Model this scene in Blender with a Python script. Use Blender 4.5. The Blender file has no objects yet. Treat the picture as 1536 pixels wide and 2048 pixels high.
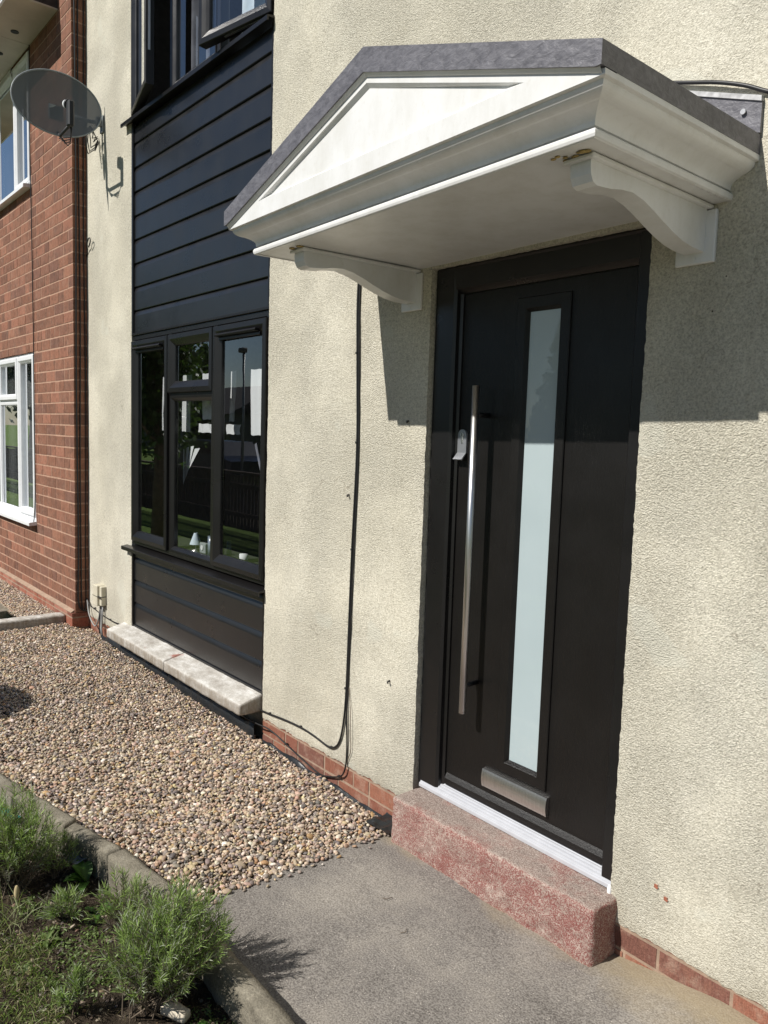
import bpy, math, random
import numpy as np
from mathutils import Matrix, Vector
R = math.radians
random.seed(7); rng = np.random.default_rng(7)
scene = bpy.context.scene
col = scene.collection

# ------------------------------------------------------------------ camera, world, sun, exposure
cam_d = bpy.data.cameras.new('camera'); cam = bpy.data.objects.new('camera', cam_d); col.objects.link(cam)
cam_d.sensor_fit = 'VERTICAL'; cam_d.sensor_height = 24.0; cam_d.sensor_width = 18.0
cam_d.lens = 24.0*1566.14/2048.0
cam_d.clip_start = 0.02; cam_d.clip_end = 1500
yaw, pit, rol = -0.87879263, -0.09854333, 0.03162965
f = Vector((math.sin(yaw)*math.cos(pit), math.cos(yaw)*math.cos(pit), math.sin(pit)))
r = f.cross(Vector((0, 0, 1))).normalized(); u = r.cross(f)
r2 = math.cos(rol)*r + math.sin(rol)*u; u2 = -math.sin(rol)*r + math.cos(rol)*u
cam.matrix_world = Matrix(((r2.x, u2.x, -f.x, 0), (r2.y, u2.y, -f.y, -2.17), (r2.z, u2.z, -f.z, 1.74), (0, 0, 0, 1)))
scene.camera = cam

SUN = Vector((-0.19, -1.0, 0.975)).normalized()
w = bpy.data.worlds.new('World'); scene.world = w; w.use_nodes = True
nt = w.node_tree; bg = nt.nodes['Background']
sky = nt.nodes.new('ShaderNodeTexSky'); sky.sky_type = 'NISHITA'; sky.sun_disc = False
sky.sun_elevation = math.asin(SUN.z); sky.sun_rotation = math.atan2(SUN.x, SUN.y)
sky.air_density = 1.0; sky.dust_density = 0.3; sky.ozone_density = 2.5
nt.links.new(sky.outputs[0], bg.inputs[0]); bg.inputs[1].default_value = 0.052
sd = bpy.data.lights.new('sun', 'SUN'); sd.energy = 4.9; sd.angle = R(0.5); sd.color = (1.0, 0.96, 0.90)
so = bpy.data.objects.new('sun', sd); col.objects.link(so)
so.rotation_euler = SUN.to_track_quat('Z', 'Y').to_euler(); so.location = (-2, -8, 9)
scene.view_settings.view_transform = 'Standard'; scene.view_settings.look = 'None'
scene.view_settings.exposure = 0.17; scene.view_settings.gamma = 1.0
scene.render.engine = 'CYCLES'

# ------------------------------------------------------------------ helpers
def tag(o, label=None, cat=None, group=None, kind=None):
    if label: o['label'] = label
    if cat: o['category'] = cat
    if group: o['group'] = group
    if kind: o['kind'] = kind
    return o

class MB:
    """collects vertices and faces"""
    def __init__(s): s.v = []; s.f = []; s.c = []; s.sm = []
    def add(s, vs, fs, smooth=False, c=None):
        n = len(s.v); s.v += [tuple(p) for p in vs]; s.f += [tuple(i+n for i in q) for q in fs]
        s.sm += [smooth]*len(fs); s.c += [c if c else (1, 1, 1)]*len(vs)
        return s
    def box(s, x0, x1, y0, y1, z0, z1, c=None):
        vs = [(x, y, z) for x in (x0, x1) for y in (y0, y1) for z in (z0, z1)]
        return s.add(vs, [(0, 1, 3, 2), (4, 6, 7, 5), (0, 4, 5, 1), (2, 3, 7, 6), (0, 2, 6, 4), (1, 5, 7, 3)], False, c)
    def bbox(s, x0, x1, y0, y1, z0, z1, b=.003):
        """box with bevelled edges"""
        vs = []; d = [(x0, x1), (y0, y1), (z0, z1)]
        cor = {}
        for i in (0, 1):
            for j in (0, 1):
                for k in (0, 1):
                    p = [d[0][i], d[1][j], d[2][k]]; sg = [1-2*i, 1-2*j, 1-2*k]
                    for a in range(3):
                        q = [p[t]+(0 if t == a else sg[t]*b) for t in range(3)]
                        cor[(i, j, k, a)] = len(vs); vs.append(q)
        fs = []
        for a in range(3):
            o1, o2 = (a+1) % 3, (a+2) % 3
            for sd_ in (0, 1):
                q = []
                for (m, n) in ((0, 0), (1, 0), (1, 1), (0, 1)):
                    t = [0, 0, 0]; t[a] = sd_; t[o1] = m; t[o2] = n; q.append(cor[(*t, a)])
                fs.append(q if sd_ else q[::-1])
        for a in range(3):
            o1, o2 = (a+1) % 3, (a+2) % 3
            for m in (0, 1):
                for n in (0, 1):
                    t = [0, 0, 0]; t[o1] = m; t[o2] = n; t2 = list(t); t2[a] = 1
                    q = [cor[(*t, o1)], cor[(*t2, o1)], cor[(*t2, o2)], cor[(*t, o2)]]
                    fs.append(q if (m+n) % 2 else q[::-1])
        for i in (0, 1):
            for j in (0, 1):
                for k in (0, 1):
                    q = [cor[(i, j, k, 0)], cor[(i, j, k, 1)], cor[(i, j, k, 2)]]
                    fs.append(q if (i+j+k) % 2 else q[::-1])
        return s.add(vs, fs)
    def tube(s, pts, r=.005, n=8, caps=True, taper=None):
        pts = [Vector(p) for p in pts]; vs = []; m = len(pts)
        up = Vector((0.03, 0.12, 1)).normalized()
        for i, p in enumerate(pts):
            t = (pts[min(i+1, m-1)]-pts[max(i-1, 0)]).normalized()
            a = up if abs(t.dot(up)) < .93 else Vector((1, 0.1, 0)).normalized()
            if i and abs(t.dot(pu)) < .98: a = pu
            u_ = (a-t*a.dot(t)).normalized(); v_ = t.cross(u_); pu = u_
            rr = r*(taper[i] if taper else 1)
            vs += [p+u_*rr*math.cos(2*math.pi*k/n)+v_*rr*math.sin(2*math.pi*k/n) for k in range(n)]
        fs = [(i*n+k, i*n+(k+1) % n, (i+1)*n+(k+1) % n, (i+1)*n+k) for i in range(m-1) for k in range(n)]
        s.add(vs, fs, True)
        if caps:
            s.f += [tuple(len(s.v)-m*n+k for k in range(n))[::-1], tuple(len(s.v)-n+k for k in range(n))]; s.sm += [False]*2
        return s
    def prism(s, poly, axis, a0, a1, smooth=False):
        """poly of 2D points extruded along axis ('x' -> (y,z), 'y' -> (x,z), 'z' -> (x,y))"""
        n = len(poly)
        def P(p, a): return {'x': (a, p[0], p[1]), 'y': (p[0], a, p[1]), 'z': (p[0], p[1], a)}[axis]
        vs = [P(p, a0) for p in poly]+[P(p, a1) for p in poly]
        s.add(vs, [(i, (i+1) % n, n+(i+1) % n, n+i) for i in range(n)], smooth)
        s.add([P(p, a0) for p in poly], [tuple(range(n))[::-1]]); s.add([P(p, a1) for p in poly], [tuple(range(n))])
        return s
    def ring(s, x0, x1, z0, z1, prof, zin=None):
        """mitred frame: prof = [(inset, y)...], rectangle in the XZ plane"""
        vs = []
        for t, y in prof: vs += [(x0+t, y, z0+t), (x1-t, y, z0+t), (x1-t, y, z1-t), (x0+t, y, z1-t)]
        fs = [(4*i+k, 4*i+(k+1) % 4, 4*i+4+(k+1) % 4, 4*i+4+k) for i in range(len(prof)-1) for k in range(4)]
        return s.add(vs, fs)
    def build(s, name, mat, parent=None, xf=None):
        me = bpy.data.meshes.new(name)
        V = np.array(s.v, float)
        if xf is not None: V = xf(V)
        off = np.zeros(3)
        p = parent
        while p is not None: off += np.array(p.location); p = p.parent
        me.from_pydata((V-off).tolist(), [], s.f); me.polygons.foreach_set('use_smooth', s.sm)
        if any(c != (1, 1, 1) for c in s.c[:2000:7]):
            at = me.color_attributes.new('tint', 'FLOAT_COLOR', 'POINT')
            at.data.foreach_set('color', np.c_[np.array(s.c, float), np.ones(len(s.c))].ravel())
        me.update()
        me.materials.append(mat)
        o = bpy.data.objects.new(name, me); col.objects.link(o)
        if parent: o.parent = parent
        return o

def recalc(o):
    import bmesh
    b = bmesh.new(); b.from_mesh(o.data); bmesh.ops.recalc_face_normals(b, faces=b.faces); b.to_mesh(o.data); b.free(); return o

def root(name, loc, label, cat, group=None):
    e = bpy.data.objects.new(name, None); e.location = loc; e.empty_display_size = .1; col.objects.link(e)
    return tag(e, label, cat, group)

def big_mesh(name, V, F, mat, parent=None, tint=None, smooth=False, origin=(0, 0, 0)):
    """numpy vertices and an (n,k) face array"""
    me = bpy.data.meshes.new(name); k = F.shape[1]
    me.vertices.add(len(V)); me.vertices.foreach_set('co', (V-np.array(origin)).astype(np.float32).ravel())
    me.loops.add(F.size); me.loops.foreach_set('vertex_index', F.astype(np.int32).ravel())
    me.polygons.add(len(F)); me.polygons.foreach_set('loop_start', np.arange(0, F.size, k, dtype=np.int32))
    me.polygons.foreach_set('loop_total', np.full(len(F), k, np.int32))
    me.polygons.foreach_set('use_smooth', np.full(len(F), smooth))
    if tint is not None:
        at = me.color_attributes.new('tint', 'FLOAT_COLOR', 'POINT')
        at.data.foreach_set('color', np.c_[tint, np.ones(len(tint))].astype(np.float32).ravel())
    me.update(calc_edges=True); me.validate(); me.materials.append(mat)
    o = bpy.data.objects.new(name, me); col.objects.link(o)
    if parent: o.parent = parent
    return o

def vnoise(P, scale, seed=0):
    """cheap smooth value noise, P (n,3) -> (n,) in -1..1"""
    g = np.random.default_rng(seed).random(4096)*2-1
    Q = np.asarray(P, float)*scale; I = np.floor(Q).astype(np.int64); Fr = Q-I; Fr = Fr*Fr*(3-2*Fr); out = 0
    for dx in (0, 1):
        for dy in (0, 1):
            for dz in (0, 1):
                h = ((I[:, 0]+dx)*73856093 ^ (I[:, 1]+dy)*19349663 ^ (I[:, 2]+dz)*83492791) & 4095
                wt = (Fr[:, 0] if dx else 1-Fr[:, 0])*(Fr[:, 1] if dy else 1-Fr[:, 1])*(Fr[:, 2] if dz else 1-Fr[:, 2])
                out = out+g[h]*wt
    return out

# ------------------------------------------------------------------ materials
class N:
    def __init__(s, name):
        s.m = bpy.data.materials.new(name); s.m.use_nodes = True; s.t = s.m.node_tree; s.b = s.t.nodes['Principled BSDF']
        s.tc = s.t.nodes.new('ShaderNodeTexCoord')
    def node(s, k, **kw):
        n = s.t.nodes.new(k)
        for a, v in kw.items(): setattr(n, a, v)
        return n
    def L(s, a, b): s.t.links.new(a, b)
    def coord(s, sc=(1, 1, 1)):
        mp = s.node('ShaderNodeMapping'); mp.inputs['Scale'].default_value = sc; s.L(s.tc.outputs['Object'], mp.inputs[0]); return mp.outputs[0]
    def noise(s, scale, detail=3, rough=.5, sc=(1, 1, 1), dist=0):
        n = s.node('ShaderNodeTexNoise'); n.inputs['Scale'].default_value = scale; n.inputs['Detail'].default_value = detail
        n.inputs['Roughness'].default_value = rough; n.inputs['Distortion'].default_value = dist; s.L(s.coord(sc), n.inputs['Vector']); return n.outputs['Fac']
    def vor(s, scale, feat='F1', sc=(1, 1, 1)):
        n = s.node('ShaderNodeTexVoronoi'); n.feature = feat; n.inputs['Scale'].default_value = scale; s.L(s.coord(sc), n.inputs['Vector']); return n
    def ramp(s, fac, stops, interp='LINEAR'):
        n = s.node('ShaderNodeValToRGB'); n.color_ramp.interpolation = interp; e = n.color_ramp.elements
        while len(e) < len(stops): e.new(.5)
        for i, (p, c) in enumerate(stops): e[i].position = p; e[i].color = (*c, 1) if len(c) == 3 else c
        s.L(fac, n.inputs[0]); return n.outputs[0]
    def mix(s, fac, a, b, mode='MIX'):
        n = s.node('ShaderNodeMix', data_type='RGBA', blend_type=mode)
        for i, v in ((0, fac), (6, a), (7, b)):
            if hasattr(v, 'is_linked') or hasattr(v, 'links'): s.L(v, n.inputs[i])
            else: n.inputs[i].default_value = v if i == 0 else (*v, 1)
        return n.outputs[2]
    def math(s, op, a, b=0.0):
        n = s.node('ShaderNodeMath', operation=op)
        for i, v in ((0, a), (1, b)):
            if hasattr(v, 'links'): s.L(v, n.inputs[i])
            else: n.inputs[i].default_value = v
        return n.outputs[0]
    def attr(s, name='tint'):
        n = s.node('ShaderNodeAttribute'); n.attribute_name = name; return n.outputs['Color']
    def xyz(s):
        n = s.node('ShaderNodeSeparateXYZ'); s.L(s.tc.outputs['Object'], n.inputs[0]); return n.outputs
    def bump(s, h, strength=.5, dist=.01):
        n = s.node('ShaderNodeBump'); n.inputs['Strength'].default_value = strength; n.inputs['Distance'].default_value = dist
        s.L(h, n.inputs['Height']); s.L(n.outputs[0], s.b.inputs['Normal']); return n
    def out(s, base=None, rough=.6, metal=0, spec=None, coat=None):
        if base is not None:
            if hasattr(base, 'links'): s.L(base, s.b.inputs['Base Color'])
            else: s.b.inputs['Base Color'].default_value = (*base, 1)
        if hasattr(rough, 'links'): s.L(rough, s.b.inputs['Roughness'])
        else: s.b.inputs['Roughness'].default_value = rough
        s.b.inputs['Metallic'].default_value = metal
        if spec is not None: s.b.inputs['Specular IOR Level'].default_value = spec
        return s.m

def simple(name, c, rough=.5, metal=0, var=.12, vs=20, bump=0, bs=60, spec=None):
    n = N(name); a = n.noise(vs, 4)
    c2 = tuple(x*(1-var) for x in c); c3 = tuple(min(1, x*(1+var)) for x in c)
    base = n.ramp(a, [(.3, c2), (.7, c3)])
    if bump: n.bump(n.noise(bs, 4, .6), bump, .004)
    return n.out(base, rough, metal, spec)

def mat_render():
    n = N('masonry_render')
    grain = n.noise(330, 3, .6); g2 = n.noise(150, 3, .6, dist=.3)
    vo = n.vor(210, 'SMOOTH_F1').outputs['Distance']
    h = n.math('ADD', n.math('MULTIPLY', grain, .9), n.math('ADD', n.math('MULTIPLY', g2, .5), n.math('MULTIPLY', vo, .6)))
    smooth = n.ramp(n.noise(1.6, 3, .6), [(.36, (.35,)*3), (.6, (1,)*3)])
    n.bump(n.math('MULTIPLY', h, smooth), 1.0, .0085)
    big = n.ramp(n.noise(1.3, 6, .65, (1, 1, .45)), [(.3, (.645, .605, .49)), (.5, (.672, .635, .525)), (.72, (.70, .668, .565))])
    fine = n.ramp(g2, [(.32, (.50, .48, .44)), (.55, (1.06, 1.06, 1.06))])
    c = n.mix(.6, big, n.mix(1, big, fine, 'MULTIPLY'))
    c = n.mix(.5, c, n.mix(1, c, n.ramp(n.noise(62, 3, .7), [(.34, (.70, .69, .66)), (.6, (1.12, 1.12, 1.12))]), 'MULTIPLY'))
    streak = n.ramp(n.noise(3.2, 5, .7, (4, 1, .35)), [(.55, (0, 0, 0)), (.78, (1, 1, 1))])
    c = n.mix(n.math('MULTIPLY', streak, .13), c, (.42, .39, .31))
    ed = n.node('ShaderNodeTexVoronoi'); ed.feature = 'DISTANCE_TO_EDGE'; ed.inputs['Scale'].default_value = 1.15
    wp = n.node('ShaderNodeVectorMath', operation='ADD'); nz_ = n.node('ShaderNodeTexNoise'); nz_.inputs['Scale'].default_value = 7; nz_.inputs['Detail'].default_value = 5
    n.L(n.tc.outputs['Object'], nz_.inputs['Vector']); sc_ = n.node('ShaderNodeVectorMath', operation='SCALE'); sc_.inputs['Scale'].default_value = .28
    n.L(nz_.outputs['Color'], sc_.inputs[0]); n.L(n.tc.outputs['Object'], wp.inputs[0]); n.L(sc_.outputs[0], wp.inputs[1]); n.L(wp.outputs[0], ed.inputs['Vector'])
    ck = n.math('MULTIPLY', n.ramp(ed.outputs['Distance'], [(.0012, (1,)*3), (.0035, (0,)*3)]), n.ramp(n.noise(1.7, 3, .6), [(.52, (0,)*3), (.60, (1,)*3)]))
    c = n.mix(n.math('MULTIPLY', ck, .55), c, (.26, .22, .16))
    pat = n.ramp(n.noise(2.6, 2, .5, (1, 1, 1.2)), [(.655, (0,)*3), (.675, (1,)*3)])
    c = n.mix(n.math('MULTIPLY', pat, .5), c, (.66, .645, .545))
    z = n.xyz()[2]
    low = n.math('MULTIPLY', n.ramp(z, [(.0, (1,)*3), (.62, (0,)*3)]), n.ramp(n.noise(9, 5, .7), [(.42, (0,)*3), (.62, (1,)*3)]))
    c = n.mix(n.math('MULTIPLY', low, .4), c, (.40, .36, .27))
    pits = n.ramp(n.vor(16).outputs['Distance'], [(.035, (1,)*3), (.05, (0,)*3)])
    pits = n.math('MULTIPLY', pits, n.ramp(n.noise(2.3, 2), [(.55, (0,)*3), (.6, (1,)*3)]))
    c = n.mix(pits, c, (.10, .085, .06))
    return n.out(c, .92, spec=.2)

def mat_brick(name, tones, dark):
    n = N(name)
    drag = n.noise(60, 5, .7, (6, 6, .8)); blot = n.noise(14, 5, .7)
    c = n.mix(1, n.attr(), n.ramp(drag, [(.3, (.55,)*3), (.62, (1.1,)*3)]), 'MULTIPLY')
    c = n.mix(n.ramp(blot, [(.5, (0,)*3), (.72, (.7,)*3)]), c, dark)
    sm = n.ramp(n.noise(11, 6, .75), [(.50, (0,)*3), (.66, (1,)*3)])
    c = n.mix(n.math('MULTIPLY', sm, .5 if 'orange' in name else .18), c, (.46, .33, .25))
    n.bump(n.math('ADD', drag, n.noise(150, 3)), .7, .005)
    return n.out(c, .9, spec=.2)

def mat_mortar(name, c):
    n = N(name); base = n.ramp(n.noise(22, 5, .7), [(.3, tuple(x*.65 for x in c)), (.7, c)])
    n.bump(n.noise(180, 4, .7), .6, .004); return n.out(base, .95, spec=.15)

def mat_step():
    n = N('worn_red_painted_concrete')
    sp = n.noise(230, 4, .75); patch = n.noise(7, 4, .65); z = n.xyz()
    edge = n.math('ADD', n.math('MULTIPLY', sp, 1.05), n.math('MULTIPLY', patch, .36))
    paint = n.ramp(sp, [(.3, (.20, .066, .056)), (.7, (.34, .15, .128))])
    conc = n.ramp(n.noise(60, 5, .7), [(.3, (.27, .19, .16)), (.5, (.42, .325, .275)), (.7, (.62, .51, .44))])
    geo = n.node('ShaderNodeNewGeometry'); sg = n.node('ShaderNodeSeparateXYZ'); n.L(geo.outputs['Normal'], sg.inputs[0])
    up = n.ramp(sg.outputs[2], [(.55, (0,)*3), (.92, (1,)*3)])
    edge = n.math('ADD', edge, n.math('MULTIPLY', up, .045))
    c = n.mix(n.ramp(edge, [(.685, (0,)*3), (.735, (1,)*3)]), paint, conc)
    worn = n.ramp(sp, [(.36, (.145, .10, .085)), (.5, (.30, .235, .20)), (.62, (.56, .48, .42))])
    c = n.mix(n.math('MULTIPLY', up, n.ramp(patch, [(.40, (.15,)*3), (.54, (.92,)*3)])), c, worn)
    buff = n.ramp(n.math('ADD', z[2], n.math('MULTIPLY', n.noise(10, 4), .12)), [(.05, (1,)*3), (.13, (0,)*3)])
    c = n.mix(n.math('MULTIPLY', buff, .8), c, n.ramp(sp, [(.35, (.33, .24, .15)), (.6, (.52, .42, .29))]))
    n.bump(n.math('ADD', sp, n.noise(40, 3)), .8, .005)
    return n.out(c, .9, spec=.25)

def mat_topdust():
    return None

def mat_path():
    n = N('weathered_concrete_path')
    a = n.noise(2.2, 7, .68); b = n.noise(170, 3, .6); sp = n.vor(210)
    c = n.ramp(a, [(.36, (.105, .093, .084)), (.5, (.175, .157, .141)), (.62, (.27, .242, .208))])
    c = n.mix(.36, c, n.ramp(b, [(.38, (.07, .063, .057)), (.60, (.47, .44, .395))]))
    peb = n.ramp(n.vor(95).outputs['Distance'], [(.12, (1,)*3), (.2, (0,)*3)])
    c = n.mix(n.math('MULTIPLY', peb, n.ramp(n.noise(40, 2), [(.5, (0,)*3), (.6, (1,)*3)])), c, (.55, .50, .44))
    x, y, z = n.xyz()
    tan = n.math('MULTIPLY', n.ramp(n.math('ADD', y, n.math('MULTIPLY', n.noise(4, 5, .6), .35)), [(.0, (0,)*3), (.13, (1,)*3)]), .7)
    c = n.mix(tan, c, (.33, .265, .165))
    n.bump(n.math('ADD', b, n.math('MULTIPLY', n.noise(25, 4), 1.5)), .55, .005)
    return n.out(c, .92, spec=.2)

def mat_concrete(name, c=(.30, .265, .21), lich=(.42, .40, .33)):
    n = N(name); a = n.noise(9, 7, .7); b = n.noise(160, 4, .7)
    q = n.ramp(a, [(.3, tuple(x*.55 for x in c)), (.55, c), (.75, lich)])
    q = n.mix(1, q, n.ramp(b, [(.3, (.6,)*3), (.65, (1.15,)*3)]), 'MULTIPLY')
    n.bump(n.math('ADD', b, a), .8, .006); return n.out(q, .95, spec=.15)

def mat_ledge():
    n = N('limewashed_concrete_ledge'); a = n.noise(7, 7, .75, (1, 2, 3)); b = n.noise(170, 4, .7)
    q = n.ramp(a, [(.34, (.34, .31, .27)), (.5, (.50, .475, .43)), (.64, (.68, .665, .63))])
    q = n.mix(1, q, n.ramp(b, [(.3, (.72,)*3), (.6, (1.05,)*3)]), 'MULTIPLY')
    red = n.ramp(n.noise(5, 3, .6), [(.69, (0,)*3), (.74, (1,)*3)])
    q = n.mix(n.math('MULTIPLY', red, .8), q, (.32, .10, .07))
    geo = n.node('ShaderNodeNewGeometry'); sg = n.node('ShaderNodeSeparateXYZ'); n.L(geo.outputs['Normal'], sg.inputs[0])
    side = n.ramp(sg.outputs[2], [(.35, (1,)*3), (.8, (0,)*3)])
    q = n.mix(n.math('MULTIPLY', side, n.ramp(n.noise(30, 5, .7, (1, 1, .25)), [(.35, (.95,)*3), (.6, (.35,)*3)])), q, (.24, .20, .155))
    n.bump(b, .6, .004); return n.out(q, .93, spec=.2)

def mat_upvc(name, c, rough=.38, grain=.25, spec=.5):
    n = N(name); g = n.noise(90, 5, .7, (5, 5, .25))
    base = n.ramp(n.noise(5, 4), [(.3, tuple(x*.85 for x in c)), (.7, tuple(x*1.15 for x in c))])
    n.bump(g, grain, .0016)
    return n.out(base, n.ramp(n.noise(6, 5, .6), [(.3, (rough*.85,)*3), (.7, (rough*1.2,)*3)]), spec=spec)

def mat_grp():
    n = N('white_moulded_plastic')
    st = n.noise(3.5, 6, .7, (2, 2, .8)); gr = n.noise(45, 4, .6)
    c = n.ramp(st, [(.33, (.66, .655, .625)), (.58, (.755, .755, .745))])
    c = n.mix(n.math('MULTIPLY', n.ramp(gr, [(.60, (0,)*3), (.75, (1,)*3)]), .18), c, (.45, .40, .30))
    x, y, z = n.xyz(); gn = n.noise(70, 5, .8)
    band = n.math('MULTIPLY', n.ramp(n.math('ADD', z, n.math('MULTIPLY', gn, .012)), [(.005, (0,)*3), (.009, (1,)*3), (.014, (1,)*3), (.019, (0,)*3)]), n.ramp(x, [(.715, (0,)*3), (.74, (1,)*3)]))
    c = n.mix(n.math('MULTIPLY', band, n.ramp(gn, [(.45, (0,)*3), (.6, (.75,)*3)])), c, (.20, .165, .11))
    n.bump(n.noise(14, 4), .12, .004)
    return n.out(c, .34)

def mat_stain():
    return simple('yellow_brown_mastic', (.34, .25, .09), .8, var=.5, vs=60, bump=.5)

def mat_slate():
    n = N('slate_effect_grey_plastic'); a = n.noise(38, 6, .62, (1, 1, 1.6), .35); b = n.noise(7, 4)
    c = n.ramp(a, [(.3, (.085, .083, .095)), (.7, (.17, .167, .185))])
    n.bump(n.math('ADD', a, b), .5, .006); return n.out(c, .45)

def mat_glass(name, tint=(1, 1, 1), k=3.3):
    n = N(name); t = n.t; t.nodes.remove(n.b)
    tr = n.node('ShaderNodeBsdfTransparent'); tr.inputs[0].default_value = (*tint, 1)
    gl = n.node('ShaderNodeBsdfGlossy'); gl.inputs['Roughness'].default_value = 0.0; gl.inputs[0].default_value = (.95, .97, 1, 1)
    lw = n.node('ShaderNodeLayerWeight'); lw.inputs['Blend'].default_value = .5
    fr = n.math('ADD', n.math('MULTIPLY', n.math('POWER', lw.outputs['Facing'], 5.0), .95), .042)
    bm = n.node('ShaderNodeBump'); bm.inputs['Strength'].default_value = .05; bm.inputs['Distance'].default_value = .003
    n.L(n.noise(4, 2), bm.inputs['Height']); n.L(bm.outputs[0], gl.inputs['Normal'])
    m = n.node('ShaderNodeMixShader'); f_ = n.math('MULTIPLY', fr, k)
    cl = n.node('ShaderNodeClamp'); n.L(f_, cl.inputs[0])
    n.L(cl.outputs[0], m.inputs[0]); n.L(tr.outputs[0], m.inputs[1]); n.L(gl.outputs[0], m.inputs[2])
    n.L(m.outputs[0], t.nodes['Material Output'].inputs[0]); return n.m

def mat_mesh_dish():
    n = N('perforated_grey_steel_mesh'); t = n.t
    tr = n.node('ShaderNodeBsdfTransparent'); m = n.node('ShaderNodeMixShader'); m.inputs[0].default_value = .93
    n.out((.105, .12, .13), .5); n.L(tr.outputs[0], m.inputs[1]); n.L(n.b.outputs[0], m.inputs[2])
    n.L(m.outputs[0], t.nodes['Material Output'].inputs[0]); return n.m

def mat_leaf(name, rough=.5, trans=.25):
    n = N(name); c = n.attr(); t = n.t
    n.out(c, rough, spec=.35)
    tl = n.node('ShaderNodeBsdfTranslucent'); n.L(n.mix(1, c, (1.3, 1.5, .7), 'MULTIPLY'), tl.inputs[0])
    m = n.node('ShaderNodeMixShader'); m.inputs[0].default_value = trans
    n.L(n.b.outputs[0], m.inputs[1]); n.L(tl.outputs[0], m.inputs[2]); n.L(m.outputs[0], t.nodes['Material Output'].inputs[0]); return n.m

def mat_pebble():
    n = N('river_pebbles'); c = n.mix(1, n.attr(), n.ramp(n.noise(190, 4, .6), [(.3, (.72,)*3), (.65, (1.1,)*3)]), 'MULTIPLY')
    n.bump(n.noise(300, 3), .25, .0015); return n.out(c, .62, spec=.4)

def mat_soil():
    n = N('garden_soil'); a = n.noise(18, 7, .75); b = n.noise(140, 4, .7)
    c = n.ramp(a, [(.3, (.030, .022, .016)), (.55, (.075, .058, .042)), (.75, (.15, .125, .095))])
    c = n.mix(1, c, n.ramp(b, [(.3, (.6,)*3), (.65, (1.3,)*3)]), 'MULTIPLY')
    n.bump(n.math('ADD', b, a), 1, .012); return n.out(c, 1, spec=.1)

def mat_ground():
    n = N('rough_grass_ground'); a = n.noise(1.2, 6, .7); b = n.noise(40, 4, .7)
    c = n.ramp(a, [(.3, (.07, .115, .025)), (.7, (.13, .19, .05))]); c = n.mix(1, c, n.ramp(b, [(.3, (.5,)*3), (.7, (1.3,)*3)]), 'MULTIPLY')
    n.bump(b, 1, .03); return n.out(c, 1, spec=.1)

def mat_metal():
    n = N('brushed_stainless_steel'); n.bump(n.noise(400, 3, .6, (1, 1, .03)), .08, .001)
    return n.out(n.ramp(n.noise(200, 2, .5, (1, 1, .05)), [(.3, (.60, .59, .57)), (.7, (.72, .71, .69))]), .34, 1)

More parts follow.
